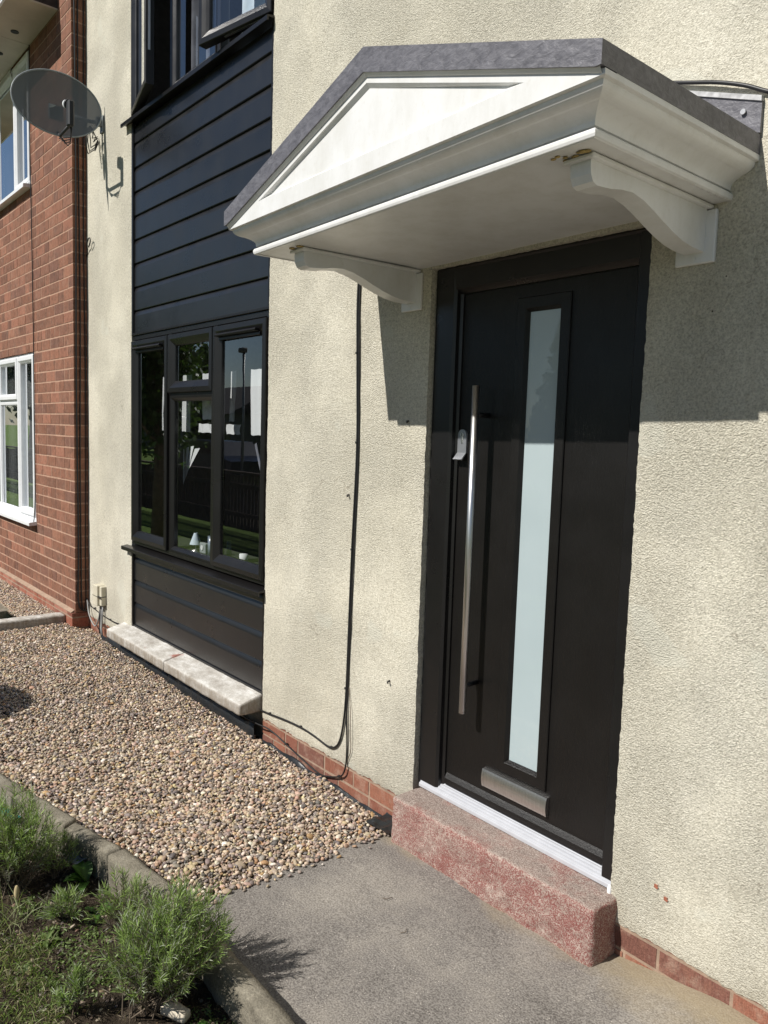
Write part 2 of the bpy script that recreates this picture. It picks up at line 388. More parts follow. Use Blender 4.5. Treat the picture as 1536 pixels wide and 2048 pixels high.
M = dict(
    render=mat_render(), brick=mat_brick('red_brown_brick', None, (.075, .05, .04)), plinthbrick=mat_brick('orange_red_brick', None, (.30, .15, .10)),
    mortar=mat_mortar('pink_mortar', (.54, .34, .245)), mortar2=mat_mortar('dusty_mortar', (.42, .30, .22)),
    step=mat_step(), path=mat_path(), kerb=mat_concrete('mossy_concrete_kerb', (.265, .238, .185), (.40, .37, .30)), ledge=mat_ledge(),
    black=mat_upvc('black_brown_window_plastic', (.0095, .0088, .0088), .30, .2, .5), door=mat_upvc('black_brown_door_skin', (.0092, .0082, .0076), .34, 1.0, .38),
    clad=mat_upvc('black_cladding_plastic', (.0090, .0090, .0100), .30, .1, 1.0), rubber=simple('black_rubber_gasket', (.008, .008, .008), .6),
    white=simple('white_window_plastic', (.78, .79, .80), .35, var=.04), grp=mat_grp(), stain=mat_stain(), slate=mat_slate(),
    glass=mat_glass('window_glass'), metal=mat_metal(), darkmetal=simple('dark_post_metal', (.03, .03, .03), .4, .6),
    aluminium=simple('white_aluminium_threshold', (.50, .51, .54), .35, .1, var=.06), lockmetal=simple('satin_chrome', (.36, .37, .39), .35, .6, var=.05), cable=simple('black_cable_sheath', (.012, .012, .013), .45),
    greycable=simple('grey_cable_sheath', (.30, .30, .29), .5), dish=mat_mesh_dish(), dishrim=simple('grey_dish_rim', (.26, .29, .30), .45),
    darkplastic=simple('dark_grey_plastic', (.03, .032, .035), .5), cream=simple('cream_plastic', (.58, .54, .42), .55, var=.1),
    leaf=mat_leaf('lavender_leaf'), broad=mat_leaf('broad_leaf', .4, .3), grass=mat_leaf('grass_blade', .5, .35), stem=simple('woody_stem', (.13, .10, .07), .9, var=.4),
    pebble=mat_pebble(), soil=mat_soil(), ground=mat_ground(), room=simple('interior_wall_paint', (.20, .19, .18), .9), cloth=simple('white_cotton_curtain', (.62, .65, .66), .9, var=.05, vs=6),
    greycloth=simple('grey_patterned_curtain', (.16, .17, .20), .9, var=.5, vs=8), membrane=simple('black_weed_membrane', (.014, .016, .018), .38, bump=.6, bs=50), soffit=simple('weathered_cream_soffit', (.50, .46, .38), .7, var=.12, vs=5),
    dustybrick=None, white_mastic=simple('white_sealant', (.85, .85, .84), .5, var=.03), greymastic=simple('weathered_sealant', (.48, .48, .48), .7, var=.3, vs=50), pale=simple('pale_stone', (.60, .53, .42), .9, var=.2, bump=.5),
    plasticsheet=simple('blue_grey_plastic_scrap', (.22, .27, .33), .25, var=.3), teal=simple('teal_plastic_scrap', (.03, .28, .28), .3),
    asphalt=simple('road_asphalt', (.05, .05, .05), .9, var=.3), fence=simple('brown_stained_timber', (.05, .030, .02), .8, var=.4, vs=8), roof=simple('dark_roof_tiles', (.045, .04, .04), .9, var=.4),
    housewall=simple('grey_rendered_wall', (.16, .155, .15), .9), darkglass=simple('dark_pane', (.02, .02, .025), .1), carpaint=simple('dark_blue_car_paint', (.01, .015, .03), .25), rubbertyre=simple('tyre_rubber', (.02, .02, .02), .8),
    galv=simple('galvanised_lamp_post', (.25, .26, .26), .5, .6), flower=simple('dry_seed_head', (.45, .36, .20), .9, var=.3), lampshade=simple('pale_blue_lampshade', (.55, .66, .74), .7), redclay=simple('terracotta', (.34, .12, .07), .9))
def mat_frost():
    n = N('frosted_door_glass'); c = n.ramp(n.noise(2.2, 3), [(.3, (.37, .445, .46)), (.7, (.43, .505, .52))])
    n.out(c, .5, spec=.3); n.b.inputs['Coat Weight'].default_value = 1.0; n.b.inputs['Coat Roughness'].default_value = .01; n.b.inputs['Coat IOR'].default_value = 1.6
    return n.m
M['frost'] = mat_frost()

# ------------------------------------------------------------------ the ground, path, beds, gravel
def sheet(x0, x1, y0, y1, nx, ny, zf, name, mat, kind='structure'):
    X, Y = np.meshgrid(np.linspace(x0, x1, nx), np.linspace(y0, y1, ny), indexing='ij')
    P = np.c_[X.ravel(), Y.ravel(), np.zeros(X.size)]; P[:, 2] = zf(P)
    i, j = np.meshgrid(np.arange(nx-1), np.arange(ny-1), indexing='ij'); a = (i*ny+j).ravel()
    F = np.c_[a, a+ny, a+ny+1, a+1]
    return tag(big_mesh(name, P, F, mat, smooth=True), kind=kind)

def kerb_y(x):
    return np.interp(x, [-8, -4.6, -3.68, -3.14, -2.81, -2.486, -2.0, 3], [-2.1, -1.45, -1.265, -1.149, -1.074, -1.03, -1.043, -1.03])
def gz(x, y):
    base = .062+.0145*np.clip(-x-2.5, 0, 4.5)
    near = np.clip(1-(y-kerb_y(x))/.35, 0, 1)*np.clip((-x-2.42)/.5, 0, 1)*.03
    trench = -np.clip(1+(y+.06)/.06, 0, 1)*.03
    edge = -np.clip(1-(-2.44-x)/.1, 0, 1)*.008
    return base+near+trench+edge

sheet(-700, 700, -700, 400, 40, 40, lambda P: P[:, 0]*0-.14, 'ground', M['ground'])
def path_z(P):
    rise = np.clip((P[:, 0]+1.35)/.35, 0, 1)*.05*np.clip(1+P[:, 1]/.35, 0, 1)
    return .06+rise+vnoise(P, 6, 3)*.002+vnoise(P, 30, 4)*.0008
sheet(-2.42, 4.5, -1.0, .02, 260, 70, path_z, 'path', M['path'])
def soil_z(P):
    z = -.005+vnoise(P, 9, 5)*.014+vnoise(P, 32, 6)*.008+vnoise(P, 80, 8)*.005
    lawn = np.clip((-1.50-P[:, 1])/.25, 0, 1); return z+lawn*.03
sheet(-5.2, -1.50, -3.6, -1.0, 400, 260, soil_z, 'flower_bed', M['soil'])
MB().box(-1.499, 4.5, -5.1, -1.0, -.13, .055).build('bounce_paving', M['path']); tag(bpy.data.objects['bounce_paving'], kind='structure')  # slab out of view, added for soft bounce light under the canopy
def gravel_bed_z(P):
    ky = kerb_y(P[:, 0])-.02; P[:, 1] = ky+(P[:, 1]+1.9)/1.93*(.03-ky); return gz(P[:, 0], P[:, 1])-.02
sheet(-6.49, -2.41, -1.9, .03, 120, 60, gravel_bed_z, 'gravel_bed', M['soil'])
# neighbour's paving
mb = MB(); mb.bbox(-9.5, -7.05, -1.8, -.42, -.05, .155, .006); mb.build('neighbour_path', M['kerb']).update_tag(); tag(bpy.data.objects['neighbour_path'], kind='structure')
sheet(-9.6, -6.55, -.45, -.1, 30, 10, lambda P: P[:, 0]*0+.135, 'neighbour_gravel_bed', M['soil'])

# pebbles
def ico(sub):
    t = (1+5**.5)/2
    v = [(-1, t, 0), (1, t, 0), (-1, -t, 0), (1, -t, 0), (0, -1, t), (0, 1, t), (0, -1, -t), (0, 1, -t), (t, 0, -1), (t, 0, 1), (-t, 0, -1), (-t, 0, 1)]
    F = [(0, 11, 5), (0, 5, 1), (0, 1, 7), (0, 7, 10), (0, 10, 11), (1, 5, 9), (5, 11, 4), (11, 10, 2), (10, 7, 6), (7, 1, 8), (3, 9, 4), (3, 4, 2), (3, 2, 6), (3, 6, 8), (3, 8, 9), (4, 9, 5), (2, 4, 11), (6, 2, 10), (8, 6, 7), (9, 8, 1)]
    v = [np.array(p)/np.linalg.norm(p) for p in v]
    for _ in range(sub):
        mid = {}; G = []
        def m(a, b):
            k = (min(a, b), max(a, b))
            if k not in mid: p = v[a]+v[b]; v.append(p/np.linalg.norm(p)); mid[k] = len(v)-1
            return mid[k]
        for a, b, c in F:
            x, y, z = m(a, b), m(b, c), m(c, a); G += [(a, x, z), (b, y, x), (c, z, y), (x, y, z)]
        F = G
    return np.array(v), np.array(F)
PAL = np.array([(.42, .35, .27), (.50, .43, .34), (.33, .27, .21), (.25, .22, .20), (.19, .17, .165), (.40, .28, .21), (.45, .33, .28), (.60, .55, .48), (.66, .63, .58), (.12, .11, .11), (.36, .24, .13), (.30, .25, .23), (.47, .40, .25)])
PW = np.array([16, 14, 14, 13, 8, 5, 4, 7, 4, 4, 3, 10, 6.]); PW /= PW.sum()
def pebbles(C, S, sub, name, label_kind=True, parent=None):
    """C centres (n,3), S mean radius (n,)"""
    B, F = ico(sub); n = len(C); nv = len(B)
    ax = S[:, None]*np.c_[rng.uniform(.95, 1.55, n), rng.uniform(.75, 1.1, n), rng.uniform(.45, .8, n)]
    V = B[None]*(1+.1*np.sin(B[None]@np.array([3., 2, 1])[:, None]+rng.uniform(0, 6, (n, 1, 1))))
    V = V*ax[:, None, :]
    a = rng.uniform(0, 2*np.pi, n); t1 = rng.normal(0, .35, n); t2 = rng.normal(0, .35, n)
    ca, sa = np.cos(a), np.sin(a); c1, s1 = np.cos(t1), np.sin(t1); c2, s2 = np.cos(t2), np.sin(t2)
    O, I = np.zeros(n), np.ones(n)
    Rz = np.array([[ca, -sa, O], [sa, ca, O], [O, O, I]]).transpose(2, 0, 1)
    Rx = np.array([[I, O, O], [O, c1, -s1], [O, s1, c1]]).transpose(2, 0, 1)
    Ry = np.array([[c2, O, s2], [O, I, O], [-s2, O, c2]]).transpose(2, 0, 1)
    V = np.einsum('nij,nvj->nvi', Rx@Ry@Rz, V)+C[:, None, :]
    Fc = (F[None]+(np.arange(n)*nv)[:, None, None]).reshape(-1, 3)
    k = rng.choice(len(PAL), n, p=PW); T = PAL[k]*np.array([1.12, 1.045, .965])*rng.uniform(.75, 1.2, (n, 1))*rng.uniform(.95, 1.05, (n, 3)); T = np.repeat(T, nv, 0)
    return V.reshape(-1, 3), Fc, T
def scatter(x0, x1, dx, keep, smin, smax, lift):
    gx = np.arange(x0, x1, dx); gy = np.arange(-1.75, 0.0, dx*.9)
    X, Y = np.meshgrid(gx, gy, indexing='ij'); X = X.ravel()+rng.normal(0, dx*.3, X.size); Y = Y.ravel()+rng.normal(0, dx*.3, Y.size)
    ok = (Y > kerb_y(X)+.004) & (Y < -.004) & (X < -2.418+rng.normal(0, .014, X.size)+.012*np.sin(Y*23)) & (X > -6.48) & (rng.random(X.size) < keep)
    ok &= ~((X > -5.61) & (X < -3.62) & (Y > -.01))
    X, Y = X[ok], Y[ok]; S = rng.uniform(smin, smax, len(X))*rng.choice([.6, .8, 1, 1, 1.25, 1.65], len(X), p=[.12, .2, .25, .23, .15, .05])
    und = vnoise(np.c_[X, Y, X*0], 4, 11)*.013+vnoise(np.c_[X, Y, X*0], 14, 12)*.004
    return np.c_[X, Y, gz(X, Y)+und+lift+rng.normal(0, .0022, len(X))+np.clip((X+2.445)/.02, 0, 1)*(.062-gz(X, Y)-und-lift+.0045)], S
parts = []
for (x0, x1, sub) in ((-3.9, -2.35, 1), (-6.48, -3.9, 0)):
    for dx, keep, smin, smax, lift in ((.0128, 1, .0058, .0082, -.008), (.0150, .62, .0058, .0090, .0005)):
        Cc, S = scatter(x0, x1, dx, keep, smin, smax, lift); parts.append(pebbles(Cc, S, sub, ''))
# strays on the path and in the trench by the step
nst = 46; sx = -2.41+np.abs(rng.normal(0, .03, nst)); sy = rng.uniform(-1.0, -.12, nst)
parts.append(pebbles(np.c_[sx, sy, sx*0+.066], rng.uniform(.004, .0085, nst), 1, ''))
vs, fs, ts, o = [], [], [], 0
for V, F, T in parts: vs.append(V); fs.append(F+o); ts.append(T); o += len(V)
tag(big_mesh('gravel', np.concatenate(vs), np.concatenate(fs), M['pebble'], tint=np.concatenate(ts), smooth=True), 'rounded beige and grey pebble gravel between the kerb and the house wall', 'gravel', kind='stuff')
# neighbour's gravel
n2 = 9000; X = rng.uniform(-9.4, -6.6, n2); Y = rng.uniform(-.44, -.12, n2)
V, F, T = pebbles(np.c_[X, Y, np.full(n2, .14)+rng.uniform(0, .012, n2)], rng.uniform(.006, .010, n2), 0, '')
tag(big_mesh('neighbour_gravel', V, F, M['pebble'], tint=T, smooth=True), "strip of pale gravel below the brick neighbour's window", 'gravel', kind='stuff')

# kerb stones
def rough_block(name, corners, z0, z1, mat, seed, amp=.004, res=.02, rb=.008, parent=None, taper=0):
    """block over 4 plan corners (a,b,c,d counter-clockwise from front-left), rounded and eroded"""
    a, b, c, d = [np.array(p, float) for p in corners]
    lx = np.linalg.norm(b-a); ly = np.linalg.norm(d-a); lz = z1-z0
    nx, ny, nz = max(3, int(lx/res)), max(3, int(ly/res)), max(3, int(lz/res))
    key = {}; V = []; Fq = []
    def vid(i, j, k):
        if (i, j, k) not in key: key[(i, j, k)] = len(V); V.append((i/nx, j/ny, k/nz))
        return key[(i, j, k)]
    for i in range(nx):
        for j in range(ny):
            Fq.append((vid(i, j, nz), vid(i+1, j, nz), vid(i+1, j+1, nz), vid(i, j+1, nz))); Fq.append((vid(i, j, 0), vid(i, j+1, 0), vid(i+1, j+1, 0), vid(i+1, j, 0)))
    for i in range(nx):
        for k in range(nz):
            Fq.append((vid(i, 0, k), vid(i+1, 0, k), vid(i+1, 0, k+1), vid(i, 0, k+1))); Fq.append((vid(i, ny, k), vid(i, ny, k+1), vid(i+1, ny, k+1), vid(i+1, ny, k)))
    for j in range(ny):
        for k in range(nz):
            Fq.append((vid(0, j, k), vid(0, j, k+1), vid(0, j+1, k+1), vid(0, j+1, k))); Fq.append((vid(nx, j, k), vid(nx, j+1, k), vid(nx, j+1, k+1), vid(nx, j, k+1)))
    U = np.array(V); p = U*np.array([lx, ly, lz]); L = np.array([lx, ly, lz])
    q = np.clip(p, rb, L-rb); dlt = p-q; nn = np.linalg.norm(dlt, axis=1, keepdims=True); p = np.where(nn > 1e-9, q+dlt/np.maximum(nn, 1e-9)*np.minimum(nn, rb), p)
    s, t = p[:, :1]/lx, p[:, 1:2]/ly
    xy = a*(1-s)*(1-t)+b*s*(1-t)+c*s*t+d*(1-s)*t
    W = np.c_[xy, z0+p[:, 2]]
    cen = W.mean(0); dr = (U-.5)*2; m = np.abs(dr).max(1, keepdims=True); dr = np.where(np.abs(dr) > m-1e-6, dr, 0); dr /= np.maximum(np.linalg.norm(dr, axis=1, keepdims=True), 1e-6)
    nzv = vnoise(W, 14, seed)*amp+vnoise(W, 45, seed+1)*amp*.6+vnoise(W, 110, seed+2)*amp*.25
    W = W+dr*nzv[:, None]
    off = np.zeros(3)
    if parent: off = np.array(parent.location)
    o = big_mesh(name, W, np.array(Fq), mat, parent, smooth=True, origin=tuple(off)); return o
KT = .13
def kerb(label, g0, g1, b1, b0, z1=KT, z0=-.12, seed=0):
    # corners: bed side left, bed side right, gravel side right, gravel side left
    o = rough_block('kerb_stone', (b0, b1, g1, g0), z0, z1, M['kerb'], seed, .0035, .016, .007)
    return tag(o, label, 'kerb stone', 'concrete kerb stones edging the gravel and path')
kerb('long concrete kerb stone farthest left along the gravel', (-4.75, -1.48), (-3.535, -1.236), (-3.50, -1.312), (-4.73, -1.55), .132, seed=10)
kerb('concrete kerb stone behind the left lavender, its end standing proud', (-3.528, -1.234), (-3.145, -1.150), (-3.115, -1.212), (-3.49, -1.306), .134, seed=20)
kerb('short concrete kerb stone beside the broad leaved weed', (-3.138, -1.155), (-2.822, -1.082), (-2.83, -1.142), (-3.10, -1.214), .128, seed=30)
kerb('chipped dark concrete kerb stone behind the big lavender', (-2.812, -1.078), (-2.44, -1.03), (-2.44, -1.088), (-2.80, -1.148), .130, seed=40)
kerb('concrete kerb stone along the path, in the shadow of the lavender', (-2.43, -1.032), (-1.52, -1.046), (-1.52, -1.108), (-2.43, -1.094), .127, seed=50)
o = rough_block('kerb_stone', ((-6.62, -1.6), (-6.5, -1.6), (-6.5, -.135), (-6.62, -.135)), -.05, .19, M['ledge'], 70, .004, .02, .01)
tag(o, "whitish concrete kerb running out from the neighbour's brick wall", 'kerb stone')

# ------------------------------------------------------------------ our house
house = root('rendered_house', (-3.5, 0, 0), 'cream roughcast house with a black front door under a white canopy and black cladding', 'house')
BX0, BX1, DX0, DX1, DZ = -5.462, -3.612, -2.372, -1.388, 2.402
ZT = 5.3
def jag(a, s, amp=.0020): # edge noise along one coordinate
    P = np.c_[a, np.full_like(a, s), np.zeros_like(a)]
    return vnoise(P, 75, 31)*amp+vnoise(P, 33, 32)*amp*.6+vnoise(P, 4, 33)*amp*.35
def wall_patch(mbl, x0, x1, z0, z1, jl=0, jr=0, jb=0, jt=0, dx=.014, dz=.014):
    nx = max(1, int(round((x1-x0)/dx))); nz = max(1, int(round((z1-z0)/dz)))
    X, Z = np.meshgrid(np.linspace(x0, x1, nx+1), np.linspace(z0, z1, nz+1), indexing='ij')
    X = X.copy(); Z = Z.copy()
    if jl: X[0] += jag(Z[0], x0)
    if jr: X[-1] += jag(Z[-1], x1)
    if jb: Z[:, 0] += jag(X[:, 0], z0, .006 if z0 < 1 else .0012)
    if jt: Z[:, -1] += jag(X[:, -1], z1)
    P = np.c_[X.ravel(), X.ravel()*0, Z.ravel()]
    Y = vnoise(P, 2.2, 41)*.0022+vnoise(P, 12, 42)*.0012
    Y = Y.reshape(X.shape)
    def fade(A, k, on):
        if on: A[k] = np.where(True, A[k]+.004, 0)
    if jl: Y[0] += .004; Y[1] += .001
    if jr: Y[-1] += .004; Y[-2] += .001
    if jb: Y[:, 0] += .003
    P[:, 1] = Y.ravel()
    i, j = np.meshgrid(np.arange(nx), np.arange(nz), indexing='ij'); a = (i*(nz+1)+j).ravel(); n1 = nz+1
    F = np.c_[a, a+n1, a+n1+1, a+1]
    off = sum(len(m[0]) for m in mbl); mbl.append((P, F+off))
    def strip(E):  # reveal going back from an edge
        B = E.copy(); B[:, 1] = .06; o_ = sum(len(m[0]) for m in mbl); n = len(E)
        k = np.arange(n-1); mbl.append((np.concatenate([E, B]), np.c_[k, k+1, k+1+n, k+n]+o_))
    Pg = P.reshape(nx+1, nz+1, 3)
    if jl: strip(Pg[0])
    if jr: strip(Pg[-1])
    if jt: strip(Pg[:, -1])
    if jb: strip(Pg[:, 0])
L = []
ZB = .172
wall_patch(L, -6.352, BX0, .195, ZT, 0, 1, 1)
wall_patch(L, BX1, DX0, ZB, DZ, 1, 1, 1)
wall_patch(L, BX1, DX0, DZ, ZT, 1, 0, 0)
wall_patch(L, DX0, DX1, DZ, ZT, 0, 0, 1)
wall_patch(L, DX1, -.4, DZ, ZT, 0, 0, 0)
wall_patch(L, DX1, -.4, ZB-.003, DZ, 1, 0, 1)
wall_patch(L, -.4, 3.0, ZB-.003, ZT, 0, 0, 1, dx=.1, dz=.1)
V = np.concatenate([m[0] for m in L]); F = np.concatenate([m[1] for m in L])
wo = big_mesh('wall', V, F, M['render'], house, smooth=True, origin=(-3.5, 0, 0))

# brick layer: every brick its own box inside one wall mesh
def bricks(name, x0, x1, z0, z1, Y, mat, mortar, parent, tones, holes=(), bl=.215, bh=.064, j=.012, end_right=False, depth=.09, phase=0, jit=.001, pd=.0022):
    mb = MB(); c = 0; z = z0
    while z < z1-.01:
        half = (c+phase) % 2
        x = x1 if end_right else x0
        k = 0
        while (x > x0+.01) if end_right else (x < x1-.01):
            ln = bl if not (half and k == 0) else (bl-j)/2
            if random.random() < .3 and k > 0: ln = (bl-j)/2
            xa, xb = (x-ln, x) if end_right else (x, x+ln)
            xa_, xb_ = max(xa, x0), min(xb, x1); zt = min(z+bh, z1); zlo = z
            vis = xb_-xa_ > .012
            for (hx0, hx1, hz0, hz1) in holes:
                if xb_ > hx0 and xa_ < hx1 and zt > hz1-.001 > z: zlo = hz1; continue
                if xb_ > hx0 and xa_ < hx1 and z < hz0 < zt: zt = hz0; continue
                if xb_ > hx0 and xa_ < hx1 and zt > hz0 and z < hz1:
                    if xa_ < hx0-.012: xb_ = hx0
                    elif xb_ > hx1+.012: xa_ = hx1
                    else: vis = False
            if vis:
                t = random.choice(tones); s = random.uniform(.86, 1.14); t = tuple(q*s for q in t)
                jy = random.uniform(-jit, jit); e = lambda: random.uniform(-.0015, .0015)
                xr = xb_ if (end_right and k == 0) else xb_+e()
                n0 = len(mb.v); mb.box(xa_+e(), xr, Y+jy, Y+depth, zlo+e(), zt+e(), t)
            x = x-ln-j if end_right else x+ln+j
            k += 1
        z += bh+j; c += 1
    o = mb.build(name, mat, parent)
    m2 = MB()
    xs = sorted({x0, x1-.004} | {h[0] for h in holes} | {h[1] for h in holes}); xs = [x for x in xs if x0 <= x <= x1]
    zs = sorted({z0, z1} | {h[2] for h in holes} | {h[3] for h in holes}); zs = [q for q in zs if z0 <= q <= z1]
    for a, b in zip(xs, xs[1:]):
        for p, q in zip(zs, zs[1:]):
            cx, cz = (a+b)/2, (p+q)/2
            if any(h[0] < cx < h[1] and h[2] < cz < h[3] for h in holes): continue
            m2.add([(a, Y+pd, p), (b, Y+pd, p), (b, Y+pd, q), (a, Y+pd, q)], [(0, 1, 2, 3)])
    if end_right: m2.add([(x1-.004, Y+pd, z0), (x1-.004, Y+.3, z0), (x1-.004, Y+.3, z1), (x1-.004, Y+pd, z1)], [(0, 1, 2, 3)])
    m2.build('mortar', mortar, parent if parent.parent is None else parent)
    return o
OR = [(.30, .125, .082), (.27, .11, .075), (.33, .14, .09), (.22, .10, .075)]
bricks('brick_plinth', BX1, DX0+.02, -.062, .19, .006, M['plinthbrick'], M['mortar2'], house, OR, bl=.225)
bricks('brick_plinth', DX1-.05, 1.6, -.062, .19, .006, M['plinthbrick'], M['mortar2'], house, OR, bl=.225)
bricks('brick_plinth', -6.36, BX0+.1, -.062, .215, .006, M['plinthbrick'], M['mortar2'], house, OR)
MB().box(BX0, BX1, .03, .1, -.1, .3).build('plinth_core', M['kerb'], house)

# shiplap cladding
def cladding(x0, x1, z0, z1, pitch, name, yf=.014):
    mb = MB(); pr = []; z = z0; first = True
    while z < z1-.02:
        t = min(z+pitch, z1); h = t-z
        pr += [(yf+.012, z-.0005), (yf+.002, z), (yf, z+.003), (yf, t-.038)]
        for k in range(1, 6): a = k/5; pr.append((yf+.012*(a**1.3), t-.038+.034*a))
        pr.append((yf+.016, t-.003))
        z = t
    vs = [(x0, p[0], p[1]) for p in pr]+[(x1, p[0], p[1]) for p in pr]; n = len(pr)
    mb.add(vs, [(i, n+i, n+i+1, i+1) for i in range(n-1)])
    return mb.build(name, M['clad'], house)
cl = cladding(BX0+.02, BX1-.008, 2.385, 3.80, .1605, 'cladding_panel')
cl2 = cladding(BX0+.02, BX1-.02, .312, .865, .1650, 'cladding_panel')
for (a, b) in ((2.375, 3.80), (.296, .86)):
    MB().bbox(BX0-.001, BX0+.024, .002, .06, a, b, .003).build('cladding_trim', M['black'], house)
    MB().bbox(BX1-.022, BX1+.001, .004, .06, a, b, .003).build('cladding_trim', M['black'], house)
MB().bbox(BX0, BX1, .001, .05, 2.372, 2.388, .003).build('cladding_trim', M['black'], house)
MB().bbox(BX0+.02, BX1-.02, .006, .05, .296, .314, .003).build('cladding_trim', M['black'], house)

# windows
SASH = [(0, .045), (0, -.004), (.003, -.008), (.030, -.010), (.052, .002), (.068, .012), (.072, .016), (.072, .04)]
FRAME = [(0, .07), (0, .016), (.003, .012), (.030, .012), (.034, .018), (.034, .05)]
BEAD = [(0, .05), (0, .010), (.002, .007), (.014, .008), (.030, .020), (.034, .024), (.034, .04)]
def win(zb, zt, parent, angL=0, angR=0, top=True):
    fr = MB().ring(BX0+.002, BX1-.002, zb, zt, FRAME)
    zm = zt-.41
    for xm in (-4.8495, -4.2265): fr.bbox(xm-.020, xm+.020, .0125, .07, zb+.03, zt-.03, .003)
    fr.bbox(-4.83, -4.245, .0128, .07, zm-.022, zm+.012, .003)
    fo = fr.build('frame', M['black'], parent)
    def sash(x0, x1, z0, z1, hinge=None, ang=0, vent=False, cat='sash'):
        def xf(V):
            if not ang: return V
            hx = x0 if hinge == 'L' else x1; a = R(ang)*(1 if hinge == 'L' else -1)
            q = V.copy(); dx = V[:, 0]-hx; dy = V[:, 1]+.008
            q[:, 0] = hx+dx*math.cos(a)+dy*math.sin(a); q[:, 1] = -.008-dx*math.sin(a)+dy*math.cos(a)
            return q
        m = MB().ring(x0, x1, z0, z1, SASH)
        m.ring(x0+.0, x1-.0, z0, z1, [(.0, .045), (.072, .045)])
        s_ = m.build('sash', M['black'], parent, xf)
        MB().add([(x0+.07, .024, z0+.07), (x1-.07, .024, z0+.07), (x1-.07, .024, z1-.07), (x0+.07, .024, z1-.07)], [(0, 1, 2, 3)]).build('pane', M['glass'], parent, xf)
        if vent:
            m = MB(); m.prism([(.016, z1-.050), (-.020, z1-.047), (-.026, z1-.056), (-.024, z1-.062), (.016, z1-.066)], 'x', x0+.055, x1-.085)
            m.bbox(x0+.05, x1-.08, .002, .014, z1-.082, z1-.066, .002)
            m.build('vent_cover', M['black'], parent, xf)
        if ang:
            m = MB(); 
            if hinge == 'L': m.box(x1-.001, x1+.002, .008, .022, z0+.2, z0+.5)
            m.box(x0+.2, x0+.5, .01, .022, z0-.004, z0) if m.v == [] else None
            m.build('hinge_strip', M['metal'], parent, xf)
    sash(-5.446, -4.856, zb+.028, zt-.040, 'L', angL, vent=top)
    sash(-4.221, -3.626, zb+.028, zt-.040, 'R', angR, vent=top)
    sash(-4.843, -4.234, zm+.002, zt-.040, None, 0)
    m = MB().ring(-4.832, -4.244, zb+.03, zm-.018, BEAD); m.build('glazing_bead', M['black'], parent)
    MB().add([(-4.80, .034, zb+.06), (-4.276, .034, zb+.06), (-4.276, .034, zm-.05), (-4.80, .034, zm-.05)], [(0, 1, 2, 3)]).build('pane', M['glass'], parent)
def part_empty(name, loc, parent):
    e = bpy.data.objects.new(name, None); e.empty_display_size = .1; e.parent = parent
    e.location = tuple(np.array(loc)-np.array(parent.location)); col.objects.link(e); return e
w1 = part_empty('window', (-4.5, 0, .9), house); win(.902, 2.372, w1)
w2 = part_empty('window', (-4.5, 0, 3.8), house); w2['label'] = 'upper black window with its side sashes standing open'; win(3.815, 5.25, w2, 13.5, 10.5, False)
def sill(z, parent, yb=.05):
    m = MB(); m.prism([(yb, z+.016), (-.040, z), (-.044, z-.003), (-.044, z-.026), (-.036, z-.026), (-.034, z-.008), (yb, z-.004)], 'x', BX0-.080, BX1+.010)
    m.build('sill', M['black'], parent)
sill(.879, w1); sill(3.810, w2)
# hollow under the bay: ledge of two limewashed stones
for k, (a, b, c0, c1) in enumerate(((-5.60, -4.612, 0, 0), (-4.604, -3.632, 0, 0))):
    V0 = rough_block('window_ledge', ((a, -.13), (b, -.13), (b, .03), (a, .03)), .200, .262, M['ledge'], 80+k*5, .0016, .011, .005, house)
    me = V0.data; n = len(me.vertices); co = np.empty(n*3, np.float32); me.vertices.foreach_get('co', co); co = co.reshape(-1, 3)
    top = (co[:, 2]-.2)/.065; co[:, 2] += np.clip(top, 0, 1)*(co[:, 1]+.13)/.16*.046; me.vertices.foreach_set('co', co.ravel()); me.update()

# interior: a dark room behind each window
m = MB()
for (za, zb_) in ((-.05, 2.6), (2.75, 5.35)):
    x0, x1, y0, y1 = -6.2, -2.7, .11, 3.6
    m.add([(x0, y1, za), (x1, y1, za), (x1, y1, zb_), (x0, y1, zb_)], [(0, 1, 2, 3)])
    m.add([(x0, y0, za), (x0, y1, za), (x0, y1, zb_), (x0, y0, zb_)], [(0, 1, 2, 3)]); m.add([(x1, y0, za), (x1, y1, za), (x1, y1, zb_), (x1, y0, zb_)], [(3, 2, 1, 0)])
    m.add([(x0, y0, za), (x1, y0, za), (x1, y1, za), (x0, y1, za)], [(0, 1, 2, 3)]); m.add([(x0, y0, zb_), (x1, y0, zb_), (x1, y1, zb_), (x0, y1, zb_)], [(3, 2, 1, 0)])
for (xa, xb, za, zb_) in ((-6.2, BX0, -.05, 5.35), (BX1, -2.7, -.05, 5.35), (BX0, BX1, -.05, .86), (BX0, BX1, 2.40, 3.78)):
    m.add([(xa, .11, za), (xb, .11, za), (xb, .11, zb_), (xa, .11, zb_)], [(3, 2, 1, 0)])
m.build('room_walls', M['room'], house)
MB().box(BX0, BX1, .072, .34, .925, .945).build('window_board', M['darkplastic'], w1)

